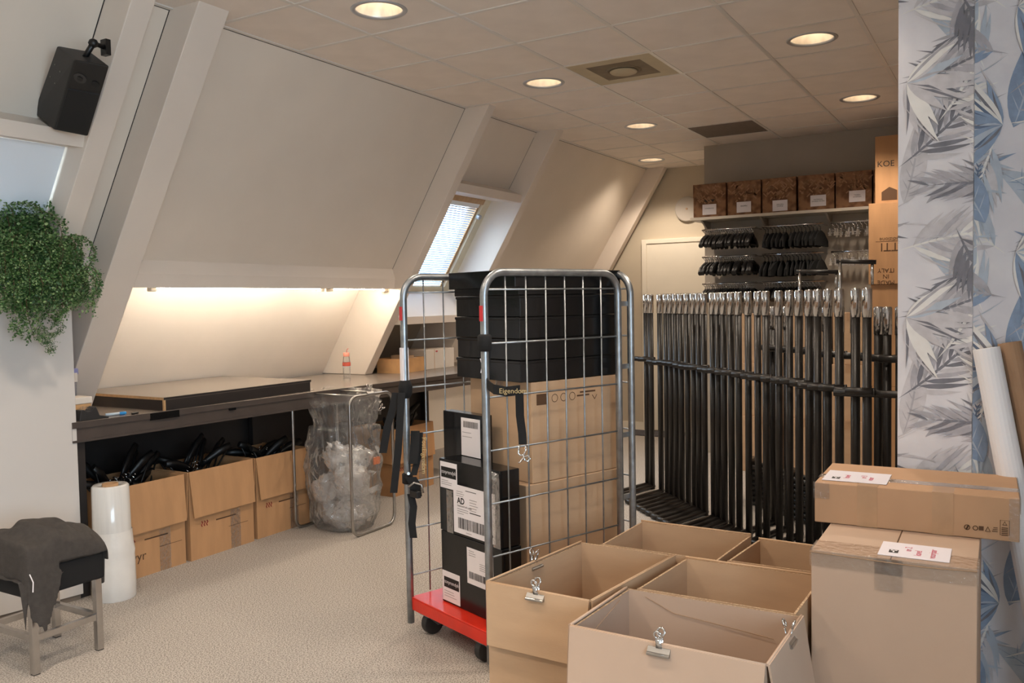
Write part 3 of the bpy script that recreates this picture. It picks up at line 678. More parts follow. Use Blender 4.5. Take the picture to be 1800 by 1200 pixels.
# ---------------------------------------------------------------- hangers (one of each kind, copied later)
def hanger_parts(body_m, hook_m, kind):
    hk = MB(); pts = [(0, 0, -.055), (0, 0, -.01)]
    for i in range(9):
        a = -PI/2 + (i/8)*PI*1.25; pts.append((0+.018*math.cos(a)+.0, 0, .006+.018+.018*math.sin(a)-.0))
    pts = [(0, 0, -.06), (0, 0, -.026)] + [(.017*math.cos(a), 0, -.009+.017*math.sin(a)) for a in [(-.5+.16*i)*PI for i in range(9)]]
    hk.tube([(0, p[0], p[2]) for p in pts], .003, 6); hook = hk.mesh('hook', hook_m, True)
    b = MB()
    if kind == 'suit':
        for s in (-1, 1):
            b.tube([(0, 0, -.062), (s*.06, 0, -.080), (s*.14, 0, -.118), (s*.21, 0, -.165)], [.010, .013, .018, .013], 8, flat=1.6)
        b.tube([(-.18, 0, -.158), (.18, 0, -.158)], .006, 6)
    elif kind == 'velvet':
        b.prism([(-.005, -.006, -.06), (-.10, -.006, -.085), (-.205, -.006, -.15), (-.205, -.006, -.205), (.205, -.006, -.205), (.205, -.006, -.15), (.10, -.006, -.085), (.005, -.006, -.06)], (0, .012, 0))
    else:
        b.tube([(-.16, 0, -.066), (.16, 0, -.066)], .0035, 6)
        for s in (-1, 1):
            b.hexa([(s*.13-.014, -.012, -.125), (s*.13+.014, -.012, -.125), (s*.13+.014, .012, -.125), (s*.13-.014, .012, -.125)], [(s*.13-.006, -.004, -.06), (s*.13+.006, -.004, -.06), (s*.13+.006, .004, -.06), (s*.13-.006, .004, -.06)])
            b.tube([(s*.13, -.018, -.10), (s*.13, .018, -.10)], .004, 6)
    return hook, b.mesh('shoulder_bar' if kind != 'clip' else 'clip_bar', body_m, kind == 'suit')
HK = {'suit': hanger_parts('black_plastic', 'chrome', 'suit'), 'velvet': hanger_parts('black_velvet', 'black_plastic', 'velvet'), 'clip': hanger_parts('chrome', 'chrome', 'clip')}
def hanger(kind, loc, rz, label, group, rot=None):
    t = thing('clothes_hanger', label, 'hanger', loc, rz, group)
    if rot: t.rotation_euler = rot
    for nm, me in zip(('hook', 'clip_bar' if kind == 'clip' else 'shoulder_bar'), HK[kind]):
        o = bpy.data.objects.new(nm, me); COL.objects.link(o); o.parent = t
    return t

# ---------------------------------------------------------------- open cartons under the bench
def under_box(i, x0, x1, yf, label, full=True, H=.53):
    t = thing('open_carton', label, 'box', (x0, yf, 0), 0, 'open cartons of hangers under the workbench'); W_, D_ = x1-x0, .46; e = .006
    MB().box(0, W_, 0, e, 0, H).build('side_panel', 'cardboard_warm', t); MB().box(0, W_, D_-e, D_, 0, H).build('side_panel', 'cardboard_warm', t)
    MB().box(0, e, e, D_-e, 0, H).build('side_panel', 'cardboard_warm', t); MB().box(W_-e, W_, e, D_-e, 0, H).build('side_panel', 'cardboard_warm', t)
    MB().box(e, W_-e, e, D_-e, 0, e).build('bottom', 'cardboard_warm', t)
    q = MB(); q.hexa([(.012, -.03, H*.49), (W_-.004, -.026, H*.49), (W_-.004, -.021, H*.49), (.012, -.025, H*.49)], [(0, -.008, H+.006), (W_, -.008, H+.006), (W_, -.001, H+.006), (0, -.001, H+.006)]); q.build('flap', 'cardboard_warm', t)
    q = MB(); q.hexa([(-.024, .0, H*.50), (-.018, .0, H*.50), (-.018, D_, H*.50), (-.024, D_, H*.50)], [(-.007, 0, H+.006), (-.001, 0, H+.006), (-.001, D_, H+.006), (-.007, D_, H+.006)]); q.build('flap', 'cardboard_warm', t)
    q = MB(); q.hexa([(W_+.010, .0, H*.50), (W_+.016, .0, H*.50), (W_+.016, D_, H*.50), (W_+.010, D_, H*.50)], [(W_+.001, 0, H+.006), (W_+.006, 0, H+.006), (W_+.006, D_, H+.006), (W_+.001, D_, H+.006)]); q.build('flap', 'cardboard_warm', t)
    q = MB(); q.box(W_*.62, W_*.78, -.0012, -.0004, .0, H*.46); q.build('tape', 'packing_tape', t)
    lg = MB()
    for k in range(3): lg.tube([(.09+.02*k, -.0008, H*.36), (.085+.02*k, -.0008, H*.38), (.095+.02*k, -.0008, H*.40), (.088+.02*k, -.0008, H*.42)], .004, 4)
    lg.build('printed_emblem', 'ink_maroon', t)
    q = MB(); q.box(.20, .36, -.0008, -.0002, H*.385, H*.40); q.box(.30, .46, -.0008, -.0002, H*.27, H*.275); q.build('printed_line', 'print_brown', t)
    rn = random.Random(40+i)
    for k in range(11):
        x = x0+rn.uniform(.17, W_-.17); y = yf+rn.uniform(.20, D_-.16)
        hanger('suit', (x, y, H+rn.uniform(-.05, .03)), 0, '%s black hanger in the tangle inside the %s' % (ORD[k], UB[i]), 'black hangers heaped in the cartons under the bench', (rn.uniform(-.6, .6), rn.uniform(-1.4, 1.4), rn.uniform(-.5, .5)))
    return t
UB = ['carton beside the film roll', 'middle carton under the bench', 'carton beside the bag stand', 'carton behind the roll cage']
under_box(0, -1.47, -.985, 1.245, 'open carton of black hangers right beside the film roll', H=.545)
a = under_box(1, -.955, -.445, 1.235, 'open carton of black hangers in the middle under the bench', H=.55)
under_box(2, -.405, .09, 1.245, 'open carton of black hangers beside the bag stand', H=.545)
under_box(3, 1.00, 1.55, 1.19, 'open carton of hangers under the bench behind the roll cage', H=.545)
for o in bpy.data.objects:
    if o.get('label', '').startswith('open carton of black hangers right'):
        text('handwriting', 'elfwyr', .075, (.02, -.0012, .10), (1, 0, 0), (0, 0, 1), 'print_brown', o)

# ---------------------------------------------------------------- standing film roll
t = thing('film_roll', 'standing roll of clear plastic film beside the stool', 'film roll', (-1.588, 1.080, 0))
MB().lathe([(.036, .60), (.036, .612), (.086, .620), (.094, .612), (.098, .36), (.102, .30), (.036, .30)], seg=40, cap=False).build('film_upper', 'film', t, smooth=True)
q = MB(); seg = 48; prof = [(.107, .0), (.111, .01), (.1105, .10), (.112, .20), (.110, .235), (.113, .26), (.107, .30), (.103, .345), (.100, .37)]; k = len(q.v)
for r, z in prof:
    for j in range(seg):
        a_ = 2*PI*j/seg; rr = r + .004*noise.noise(V((math.cos(a_)*3, math.sin(a_)*3, z*14)))
        q.v.append((rr*math.cos(a_), rr*math.sin(a_), z))
for i in range(len(prof)-1):
    for j in range(seg): q.f.append((i*seg+j, i*seg+(j+1) % seg, (i+1)*seg+(j+1) % seg, (i+1)*seg+j)); q.m.append(0)
q.build('film_wrap', 'film_white', t, smooth=True)
MB().lathe([(.036, .30), (.036, .626), (.041, .626), (.041, .30)], seg=24, cap=False).build('core', 'core', t, smooth=True)

# ---------------------------------------------------------------- stool with cloth
S0 = V((-2.395, .470, 0)); t = thing('stool', 'low square stool with black seat and steel legs', 'stool', S0, 0)
sw, sd = .33, .36
for x, y in ((0, 0), (sw-.03, 0), (0, sd-.03), (sw-.03, sd-.03)):
    lg = MB(); lg.box(x, x+.03, y, y+.03, .004, .335); lg = lg.build('leg', 'brushed', t, bevel=.002); MB().box(x+.001, x+.029, y+.001, y+.029, 0, .004).build('foot_pad', 'rubber', lg)
for b in ((.03, sw-.03, .004, .026), (.03, sw-.03, sd-.026, sd-.004)): MB().box(*b, .145, .172).build('stretcher', 'brushed', t)
for b in ((.004, .026, .03, sd-.03), (sw-.026, sw-.004, .03, sd-.03)): MB().box(*b, .145, .172).build('stretcher', 'brushed', t)
q = MB(); q.box(-.012, sw+.012, -.012, sd+.012, .335, .465); q.build('seat', 'black_cloth', t, bevel=.012)
c = MB(); N = 56
def clothz(x, y):
    n1 = noise.noise(V((x*9, y*9, 1.3))); n2 = noise.noise(V((x*20+3*n1, y*14, 5.1)))
    ox = max(0, -x-.014, x-sw-.014); oy = max(0, -y-.014, y-sd-.014)
    cx, cy = (x-.13)/.26, (y-.16)/.24
    rg = 1-2*abs(noise.noise(V((x*7+y*3, y*8-x*4, 9.0)))); z = .478 + .125*max(0, 1-cx*cx*.75-cy*cy*.75) + .020*n1 + .012*n2 + .026*rg*max(.15, 1-cx*cx*.7-cy*cy*.5)
    z = max(z, .468+.003*(1+n2))
    return z, ox, oy
for i in range(N+1):
    for j in range(N+1):
        x = -.12 + (sw+.165)*i/N; y = -.13 + (sd+.19)*j/N
        z, ox, oy = clothz(x, y); px_, py_ = x, y
        if ox > 0 or oy > 0:
            dr = math.hypot(ox, oy); lim = (.30 if (y < 0 and x < .12) else .06)
            z = min(z, .474) - min(dr*2.4, lim) - .01*noise.noise(V((x*12, y*12, 2)))
            if x < 0: px_ = -.016-.22*(-x-.014 if x < -.014 else 0) - .012*noise.noise(V((0, y*16, 3)))
            if x > sw: px_ = sw+.016+.25*max(0, x-sw-.014)
            if y < 0: py_ = -.016-.22*max(0, -y-.014) - .012*noise.noise(V((x*16, 0, 3)))
            if y > sd: py_ = sd+.016+.2*max(0, y-sd-.014)
        c.v.append((px_, py_, z))
for i in range(N):
    for j in range(N):
        x = -.12+(sw+.165)*(i+.5)/N; y = -.13+(sd+.19)*(j+.5)/N
        if y < -.02 and x > .15+.06*noise.noise(V((y*20, 0, 0))): continue
        if y < -.02 and (-y) > .135-abs(x-.03)*.85: continue
        a_ = i*(N+1)+j; c.f.append((a_, a_+N+1, a_+N+2, a_+1)); c.m.append(0)
t = thing('dropped_sweater', 'dark grey knitted sweater heaped on the stool', 'clothing', S0 + V((0, 0, 0)))
o = c.build('knit', 'wool', t, smooth=True); sm = o.modifiers.new('thickness', 'SOLIDIFY'); sm.thickness = .006; sm.offset = 1; ss = o.modifiers.new('smooth', 'SUBSURF'); ss.levels = 1; ss.render_levels = 1
q = MB(); q.hexa([(sw+.014, .02, .30), (sw+.030, .02, .30), (sw+.034, .09, .285), (sw+.014, .09, .285)], [(sw+.013, .0, .475), (sw+.026, .0, .472), (sw+.028, .13, .472), (sw+.013, .13, .475)]); q.build('sleeve', 'wool', t, bevel=.006)
q = MB(); q.tube([(-.02, -.035, .455), (-.012, -.045, .42), (-.018, -.05, .38)], .0025, 6); q.build('drawstring', 'paper', t)

# ---------------------------------------------------------------- bulldog clips
def clip_meshes():
    jaw = MB(); jaw.prism([(-.033, -.013, -.004), (-.033, -.011, -.014), (-.033, .011, -.014), (-.033, .013, -.004), (-.033, .003, .008), (-.033, -.003, .008)], (.066, 0, 0))
    jaw.tube([(-.033, -.0145, -.010), (.033, -.0145, -.010)], .0045, 8); jaw.tube([(-.033, .0145, -.010), (.033, .0145, -.010)], .0045, 8)
    hd = MB(); hd.hexa([(-.009, -.004, .0), (.009, -.004, .0), (.009, -.002, .0), (-.009, -.002, .0)], [(-.008, -.012, .034), (.008, -.012, .034), (.008, -.010, .034), (-.008, -.010, .034)])
    ring = [(.011*math.cos(2*PI*i/16), -.0125-.004*math.sin(2*PI*i/16), .046+.011*math.sin(2*PI*i/16)) for i in range(16)]; hd.tube(ring, .0032, 8, closed=True)
    return jaw.mesh('jaw', 'steel'), hd.mesh('handle', 'chrome', True)
CJ, CH = clip_meshes()
def bulldog(loc, rz, label, group=None, tilt=0.0, sc=1.0):
    t = thing('bulldog_clip', label, 'clip', loc, rz, group); t.rotation_euler = (tilt, 0, rz); t.scale = (sc, sc, sc)
    o = bpy.data.objects.new('jaw', CJ); COL.objects.link(o); o.parent = t
    for s in (0, PI):
        o = bpy.data.objects.new('handle', CH); COL.objects.link(o); o.parent = t; o.rotation_euler = (0, 0, s)
    return t

# ---------------------------------------------------------------- bag stand with clear bag
t = thing('bag_stand', 'bent steel wire stand holding the clear plastic bag', 'bag stand', (0, 0, 0))
def hoop(y, x0, x1, sk):
    pts = []; H = .95; r = .07; f = .012
    def arc(cx, cz, a0, a1): return [(cx+r*math.cos(a0+(a1-a0)*k/6), cz+r*math.sin(a0+(a1-a0)*k/6)) for k in range(7)]
    pl = arc(x0+r, f+r, PI*1.5, PI)[0:] + arc(x0+r, H-r, PI, PI*.5) + arc(x1-r, H-r, PI*.5, 0) + arc(x1-r, f+r, 0, -PI*.5)
    return [(x, y+sk*(x-x0)*.0 - .03*math.sin(PI*min(1, max(0, z/H)))*0, z) for x, z in pl]
for y in (1.185, .665):
    q = MB(); q.tube(hoop(y, -.11, .34, 0), .0105, 8, closed=True); q.build('hoop', 'steel', t, smooth=True)
for x in (.0, .24):
    q = MB(); q.tube([(x, 1.185, .95), (x, .665, .95)], .006, 8); q.build('cross_wire', 'steel', t, smooth=True)
bag = thing('plastic_bag', 'clear plastic bag full of crumpled film on the wire stand', 'bag', (.115, .925, 0))
def ridge(p): return 1-2*abs(noise.noise(p))
def bag_mesh():
    mb = MB(); NZ, NA = 96, 150; rn = V((3.1, 1.7, .4))
    for i in range(NZ+1):
        t_ = i/NZ; z = .955*t_ + .012
        k = .80 + .22*math.sin(min(1, (1-t_)*1.25)*PI*.9) if t_ < .75 else .80+.20*((t_-.75)/.25)
        bulge = 1.0 if t_ < .45 else 1-.16*math.sin((t_-.45)/.55*PI)
        ax = .215*k*bulge; ay = .255*k*bulge
        if t_ < .1: ax *= .78+2.2*t_; ay *= .78+2.2*t_
        for j in range(NA):
            a = 2*PI*j/NA; c, s = math.cos(a), math.sin(a); p = 3.2 if t_ > .6 else 2.3
            rr = 1/((abs(c)**p+abs(s)**p)**(1/p)); amp = 1.0 if t_ < .93 else .3
            nz = noise.noise(V((c*2.2, s*2.2, z*5))+rn)*.026 + ridge(V((c*3.0, s*3.0, z*5.5))+rn)*.020 + ridge(V((c*7+z*3, s*7, z*8))-rn)*.012 + ridge(V((c*15, s*15+z*4, z*17)))*.005
            ripple = .010*math.sin(a*15+z*11+3*noise.noise(V((c, s, z*3))))*max(0, t_-.40)
            mb.v.append((c*(rr*ax+nz*amp+ripple), s*(rr*ay+nz*amp+ripple), z+(.02*noise.noise(V((c*3, s*3, 7))) if t_ > .98 else 0)))
    for i in range(NZ):
        for j in range(NA): mb.f.append((i*NA+j, i*NA+(j+1) % NA, (i+1)*NA+(j+1) % NA, (i+1)*NA+j)); mb.m.append(0)
    mb.f.append(tuple(range(NA-1, -1, -1))); mb.m.append(0)
    return mb
bag_mesh().build('film', 'bag_film', bag, smooth=True)
def wad(c, r, seed):
    mb = MB(); NU, NV = 40, 26; o_ = V((seed*3.7, seed*1.3, seed*.7))
    for i in range(NV+1):
        th = PI*(i+.02)/(NV+.04)
        for j in range(NU):
            ph = 2*PI*j/NU; d = V((math.sin(th)*math.cos(ph), math.sin(th)*math.sin(ph), math.cos(th)))
            k = r*(.82 + .35*noise.noise(d*1.6+o_) + .20*ridge(d*2.6+o_) + .12*ridge(d*6+o_)); mb.v.append(tuple(V(c)+d*k))
    for i in range(NV):
        for j in range(NU): mb.f.append((i*NU+j, i*NU+(j+1) % NU, (i+1)*NU+(j+1) % NU, (i+1)*NU+j)); mb.m.append(0)
    return mb
rn = random.Random(21)
for k, (x, y, z, r) in enumerate(((.0, .06, .13, .12), (-.07, -.09, .12, .11), (.09, -.05, .14, .11), (.02, -.02, .26, .13), (-.07, .09, .27, .11), (.07, .04, .36, .11), (-.03, -.10, .35, .12), (.03, .0, .47, .10), (-.06, .02, .52, .08), (.07, -.09, .48, .08))):
    wad((x, y, z), r, k+1).build('crumpled_film', 'bag_fill', bag, smooth=True)
for k in range(12):        # twisted strips of film inside
    z0 = rn.uniform(.15, .6); a = rn.uniform(0, 2*PI); p = V((math.cos(a)*.10, math.sin(a)*.12, z0)); pts = []
    for i in range(7): pts.append(p.copy()); p = p + V((rn.uniform(-.05, .05), rn.uniform(-.05, .05), rn.uniform(-.02, .04)))
    q = MB(); q.ribbon(pts, [V((rn.uniform(-1, 1), rn.uniform(-1, 1), rn.uniform(-1, 1))) for _ in pts], .05, .0006); q.build('film_strip', 'bag_fill', bag, smooth=True)
q = MB(); q.box(.10, .16, -.19, -.18, .44, .49); q.build('orange_label', 'orange_print', bag)
bulldog((-.03, 1.185, .965), 0, 'bulldog clip on the far hoop of the bag stand', 'clips on the bag stand')
bulldog((.10, .665, .965), 0, 'bulldog clip on the near hoop of the bag stand', 'clips on the bag stand')
bulldog((.35, .80, .80), 1.2, 'bulldog clip on the edge of the bag beside the roll cage', 'clips on the bag stand', .9)
# ---------------------------------------------------------------- roll cage (local x runs along its sides, local -y runs across it)
CP = V((-1.210, -.650, 0)); CRZ = math.radians(-20.5); CW, CL, CHt = .63, .80, 1.712
cage = thing('roll_cage', 'steel roll cage on a red base, loaded with boxes', 'roll cage', CP, CRZ)
q = MB(); q.box(.0, CL+.05, -CW, 0, .155, .162); q.box(.0, .012, -CW, 0, .10, .155); q.box(CL+.038, CL+.05, -CW, 0, .10, .155); q.box(.012, CL+.038, -.012, 0, .10, .155); q.box(.012, CL+.038, -CW, -CW+.012, .10, .155)
q.build('base', 'red_plastic', cage, bevel=.003)
def loop_frame(p0, d, L, nm):
    """rounded-top tube frame in the vertical plane through p0 along d"""
    d = V(d); r = .10; rt = .017; f = .035; pts = [(0, f)] 
    pts += [(0, f+.3), (0, CHt-rt-r-.4)]
    pts += [(r-r*math.cos(a), CHt-rt-r+r*math.sin(a)) for a in [PI/2*k/8 for k in range(9)]]
    pts += [(L-r+r*math.sin(a), CHt-rt-r+r*math.cos(a)) for a in [PI/2*k/8 for k in range(9)]]
    pts += [(L, CHt-rt-r-.4), (L, f)]
    mb = MB(); mb.tube([V(p0)+d*x+V((0, 0, z)) for x, z in pts], rt, 10); fr = mb.build(nm, 'zinc', cage, smooth=True)
    for i in range(7):
        z = 1.622-.2265*i
        q = MB(); q.tube([V(p0)+V((0, 0, z)), V(p0)+d*L+V((0, 0, z))], .0042, 6); q.build('wire', 'zinc', fr, smooth=True)
    n = 6; 
    for i in range(n):
        x = L*(i+1)/(n+1)
        q = MB(); q.tube([V(p0)+d*x+V((0, 0, .17)), V(p0)+d*x+V((0, 0, CHt-.018))], .0038, 6); q.build('wire', 'zinc', fr, smooth=True)
    return fr
loop_frame((0, 0, 0), (1, 0, 0), CL, 'side_frame')
loop_frame((0, -CW, 0), (1, 0, 0), CL, 'side_frame')
loop_frame((CL+.075, -CW-.01, 0), (0, 1, 0), CW+.02, 'rear_frame')
for z in (.35, .62, .92, 1.25, 1.55):
    q = MB(); q.box(CL, CL+.07, -CW-.006, -CW+.006, z-.012, z+.012); q.build('hinge', 'zinc', cage, bevel=.002)
for s, yy in (('a', 0), ('b', -CW)):
    q = MB(); q.box(-.0195, -.012, yy-.010, yy+.008, 1.49, 1.555); q.build('red_sticker', 'label_red', cage)
q = MB(); q.box(-.0195, .015, -.012, .012, 1.18, 1.36); q.build('paper_sticker', 'paper', cage)
for x in (.055, CL-.06):
    for y in (-.105, -CW+.105):
        q = MB(); q.box(x-.045, x+.045, y-.04, y+.04, .092, .10); q.prism([(x-.04, y-.032, .092), (x+.03, y-.032, .092), (x+.045, y-.032, .045), (x+.01, y-.032, .045)], (0, .006, 0)); q.prism([(x-.04, y+.026, .092), (x+.03, y+.026, .092), (x+.045, y+.026, .045), (x+.01, y+.026, .045)], (0, .006, 0))
        cst = q.build('caster', 'zinc', cage); q = MB(); q.tube([(x+.0, y-.018, .054), (x+.0, y+.018, .054)], .054, 24); q.build('wheel', 'rubber', cst, bevel=.004)
# lashing straps
CMI = Matrix.Translation(CP) @ Matrix.Rotation(CRZ, 4, 'Z'); CMI = CMI.inverted()
def cl(px, py, depth): return CMI @ at(px, py, depth)
rtl = CMI.to_3x3() @ RT
def strap(nm, pts, wd, label=None, par=None):
    q = MB(); q.ribbon(pts, rtl, wd); return q.build(nm, 'webbing', par or cage)
q = MB(); q.lathe([(.02, -.045), (.032, -.025), (.034, .01), (.024, .04)], (0, .0, 1.165), 14); q.build('strap_knot', 'webbing', cage, smooth=True)
d1 = 4.02
strap('strap', [cl(696, 690, d1), cl(690, 720, d1), cl(681, 750, d1), cl(673, 796, d1)], .036)
strap('strap', [cl(706, 690, d1-.02), cl(703, 740, d1-.03), cl(700, 790, d1-.03), cl(692, 866, d1-.03)], .034)
strap('strap', [cl(730, 757, d1+.03), cl(729, 790, d1), cl(726, 815, d1-.02)], .042)
strap('strap', [cl(738, 760, d1+.04), cl(736, 800, d1+.01), cl(727, 835, d1-.02)], .03)
strap('strap', [cl(722, 868, d1-.02), cl(727, 890, d1-.02), cl(724, 920, d1-.02), cl(727, 945, d1-.02)], .034)
strap('strap', [cl(722, 838, d1-.03), cl(729, 850, d1-.03), cl(732, 872, d1-.03)], .052)
bk_ = cl(730, 868, d1-.05); q = MB(); q.box(bk_.x-.012, bk_.x+.012, bk_.y-.032, bk_.y+.032, bk_.z-.016, bk_.z+.016); q.build('strap_buckle', 'black_plastic', cage, bevel=.004)
q = MB(); q.tube([cl(718, 856, d1-.06), cl(728, 848, d1-.06), cl(741, 852, d1-.06), cl(744, 866, d1-.06)], .005, 8); q.build('buckle_lever', 'steel', cage, smooth=True)
q = MB(); q.lathe([(.019, -.026), (.026, -.022), (.026, .022), (.019, .026)], (0, .0, .735), 14); q.build('strap_band', 'webbing', cage, smooth=True)
q = MB(); q.tube([cl(717, 832, d1-.06), cl(718, 832, d1-.07)], .007, 10); q.build('rivet', 'chrome', cage)
tx = text('strap_text', 'PostEigendom', .030, cl(742, 768, d1-.02), CMI.to_3x3() @ (-UP), rtl, 'gold_thread', cage)
q = MB(); q.lathe([(.022, -.036), (.030, -.028), (.030, .028), (.022, .036)], (0, -CW, 1.40), 14); q.build('strap_knot', 'webbing', cage, smooth=True)
d2 = 3.50
band = [cl(853, 660, d2+.16), cl(858, 676, d2+.06), cl(868, 684, d2), cl(890, 688, d2-.01), cl(914, 685, d2+.03)]
q = MB(); q.ribbon(band, CMI.to_3x3() @ UP, .040); q.build('strap', 'webbing', cage)
text('strap_text', 'Eigendom', .029, cl(877, 691, d2-.03), rtl, CMI.to_3x3() @ UP, 'gold_thread', cage)
strap('strap', [cl(858, 610, d2+.14), cl(857, 640, d2+.14), cl(855, 672, d2+.14), cl(857, 735, d2+.14)], .022)
strap('strap', [cl(913, 690, d2+.02), cl(914, 730, d2+.03), cl(918, 762, d2+.03), cl(919, 781, d2+.03)], .034)
q = MB(); q.tube([cl(913, 781, d2+.03), cl(911, 796, d2+.03), cl(914, 800, d2+.03), cl(920, 800, d2+.03), cl(924, 793, d2+.03), cl(925, 782, d2+.03)], .004, 8); q.build('strap_hook', 'chrome', cage, smooth=True)
q = MB(); q.tube([cl(911, 813, d2+.03), cl(915, 812, d2+.03), cl(921, 803, d2+.03), cl(928, 800, d2+.03), cl(932, 806, d2+.03), cl(928, 811, d2+.03), cl(922, 808, d2+.03), cl(919, 798, d2+.03)], .004, 8); q.build('strap_hook', 'chrome', cage, smooth=True)
q = MB(); q.ribbon([cl(851, 655, d2+.10), cl(853, 642, d2+.10), cl(850, 630, d2+.10)], rtl, .03, .006); q.build('strap_end', 'paper', cage)

# ---- load of the cage
def cbox(name, label, cat, s0, s1, t0, t1, z0, z1, m, bevel=.003, group=None):
    o = thing(name, label, cat, CMI.inverted() @ V(((s0+s1)/2, -(t0+t1)/2, z0)), CRZ, group)
    b = MB(); hx, hy = (s1-s0)/2, (t1-t0)/2; b.box(-hx, hx, -hy, hy, 0, z1-z0); bo = b.build('body', m, o, bevel=bevel)
    return o, hx, hy, z1-z0
def barcode(par, org, w_, h_, seed, m='ink'):
    q = MB(); rn = random.Random(seed); x = 0
    while x < w_-.006:
        b = rn.choice((.0012, .0018, .0028)); q.poly([(org[0], org[1]-x, org[2]), (org[0], org[1]-x-b, org[2]), (org[0], org[1]-x-b, org[2]+h_), (org[0], org[1]-x, org[2]+h_)]); x += b + rn.choice((.0012, .002, .003))
    return q.build('barcode', m, par)
def lines(par, x, y, z, n, w_, gap, seed, th=.0022, m='ink_grey'):
    q = MB(); rn = random.Random(seed)
    for i in range(n):
        ww_ = w_*rn.uniform(.55, 1); zz = z-i*gap; q.poly([(x, y, zz), (x, y-ww_, zz), (x, y-ww_, zz+th), (x, y, zz+th)])
    return q.build('printed_lines', m, par)
def sheet(par, x, y0, y1, z0, z1, nm='label_sheet'):
    q = MB(); q.hexa([(x, y0, z0), (x, y1, z0), (x+.0006, y1, z0), (x+.0006, y0, z0)], [(x, y0, z1), (x, y1, z1), (x+.0006, y1, z1), (x+.0006, y0, z1)]); return q.build(nm, 'paper', par)
FY, FX = (0, 0, 1), (0, -1, 0)
def logo(par, x, yc, zc, w_, h_):
    q = MB(); q.poly([(x, yc+w_/2, zc-h_/2), (x, yc-w_/2, zc-h_/2), (x, yc-w_/2, zc+h_/2), (x, yc+w_/2, zc+h_/2)]); lg = q.build('logo_block', 'ink', par)
    text('logo_script', 'tonyrendyk', h_*.50, (x-.0006, yc, zc-h_*.12), FX, FY, 'paper', lg, 'CENTER', shear=.2)
    return lg
# flat black boxes on top
lay = [1.208, 1.305, 1.402, 1.500, 1.598, 1.712]; pos = ['lowest', 'second from the bottom', 'middle', 'second from the top', 'topmost']
for i in range(5):
    ov = .018 if i == 4 else 0.0; j = [.0, .004, -.002, .002, -.004][i]
    o, hx, hy, H = cbox('flat_black_box', 'flat glossy black box, %s in the pile atop the roll cage load' % pos[i], 'box', .25+j, .875, .075+j, .56, lay[i]+.001, lay[i+1]-.002, 'black_card', group='flat black boxes in the roll cage')
    lid = MB(); e = .003 + ov*.3; lid.box(-hx-e-ov, hx+e, -hy-e, hy+e, H*.30 if i == 4 else H*.88, H+.0015); lid.build('lid', 'black_card', o, bevel=.003)
o, hx, hy, H = cbox('brown_carton', 'brown carton with dark printed marks under the black boxes in the cage', 'box', .31, .88, .10, .56, .748, 1.205, 'cardboard', group='brown cartons in the roll cage')
MB().box(-hx-.0008, -hx, -.03, .03, H-.07, H).build('tape', 'packing_tape', o); MB().box(-hx, hx, -.03, .03, H, H+.0006).build('tape', 'brown_tape', o)
q = MB(); q.box(-hx+.03, -hx+.10, -hy-.0008, -hy, H-.105, H-.055); q.build('printed_block', 'print_brown', o)
q = MB()
for k in range(3): q.tube([(-hx+.14+.055*k+.018*math.cos(a), -hy-.0006, H-.08+.018*math.sin(a)) for a in [2*PI*n/14 for n in range(14)]], .0014, 4, closed=True)
q.build('printed_symbols', 'print_brown', o)
q = MB(); q.box(-hx+.30, -hx+.40, -hy-.0008, -hy, H-.07, H-.062); q.box(-hx+.28, -hx+.36, -hy-.0008, -hy, H-.085, H-.078); q.tube([(-hx+.38, -hy-.0008, H-.085), (-hx+.395, -hy-.0008, H-.105), (-hx+.41, -hy-.0008, H-.085)], .002, 4); q.build('printed_lines', 'print_brown', o)
o, hx, hy, H = cbox('brown_carton', 'taller brown carton standing on the red base of the cage', 'box', .265, .885, .08, .565, .163, .746, 'cardboard', group='brown cartons in the roll cage')
MB().box(-hx-.0008, -hx, -.03, .03, H-.09, H).build('tape', 'brown_tape', o)
# black parcels with labels
o, hx, hy, H = cbox('black_parcel', 'black parcel with big white AD address label in the cage', 'parcel', .085, .195, .145, .605, .503, .842, 'black_card')
sh = sheet(o, -hx-.0012, hy-.01, hy-.145, H-.135, H-.012); logo(sh, -hx-.0018, hy-.078, H-.06, .12, .05); lines(sh, -hx-.0018, hy-.02, H-.10, 3, .09, .009, 1)
sh = sheet(o, -hx-.0022, hy-.115, hy-.425, .012, H-.105, 'address_sheet')
text('address_text', 'AD', .040, (-hx-.003, hy-.145, .150), FX, FY, 'ink', sh, bold=.001)
text('address_text', 'Nederland Parfil, Leiden', .0115, (-hx-.003, hy-.145, .136), FX, FY, 'ink', sh)
lines(sh, -hx-.003, hy-.145, .124, 3, .085, .010, 2); lines(sh, -hx-.003, hy-.14, H-.135, 3, .075, .010, 3); lines(sh, -hx-.003, hy-.24, .178, 5, .085, .012, 4); lines(sh, -hx-.003, hy-.24, .118, 1, .10, .01, 5, .004, 'ink'); lines(sh, -hx-.003, hy-.21, H-.125, 1, .09, .01, 6, .003, 'ink'); lines(sh, -hx-.003, hy-.21, .022, 1, .06, .01, 7)
barcode(sh, (-hx-.003, hy-.15, .036), .20, .050, 8); q = MB(); q.poly([(-hx-.003, hy-.385, .04), (-hx-.003, hy-.41, .04), (-hx-.003, hy-.41, .052), (-hx-.003, hy-.385, .052)]); q.build('printed_block', 'ink', sh)
tp = MB(); tp.box(-hx-.0036, -hx-.0030, -hy-.001, -hy+.05, .0, H-.03); tp.build('clear_tape', 'packing_tape', o); tp = MB(); tp.box(-hx-.0036, -hx-.0030, hy-.11, hy-.06, .0, H-.14); tp.build('clear_tape', 'packing_tape', o)
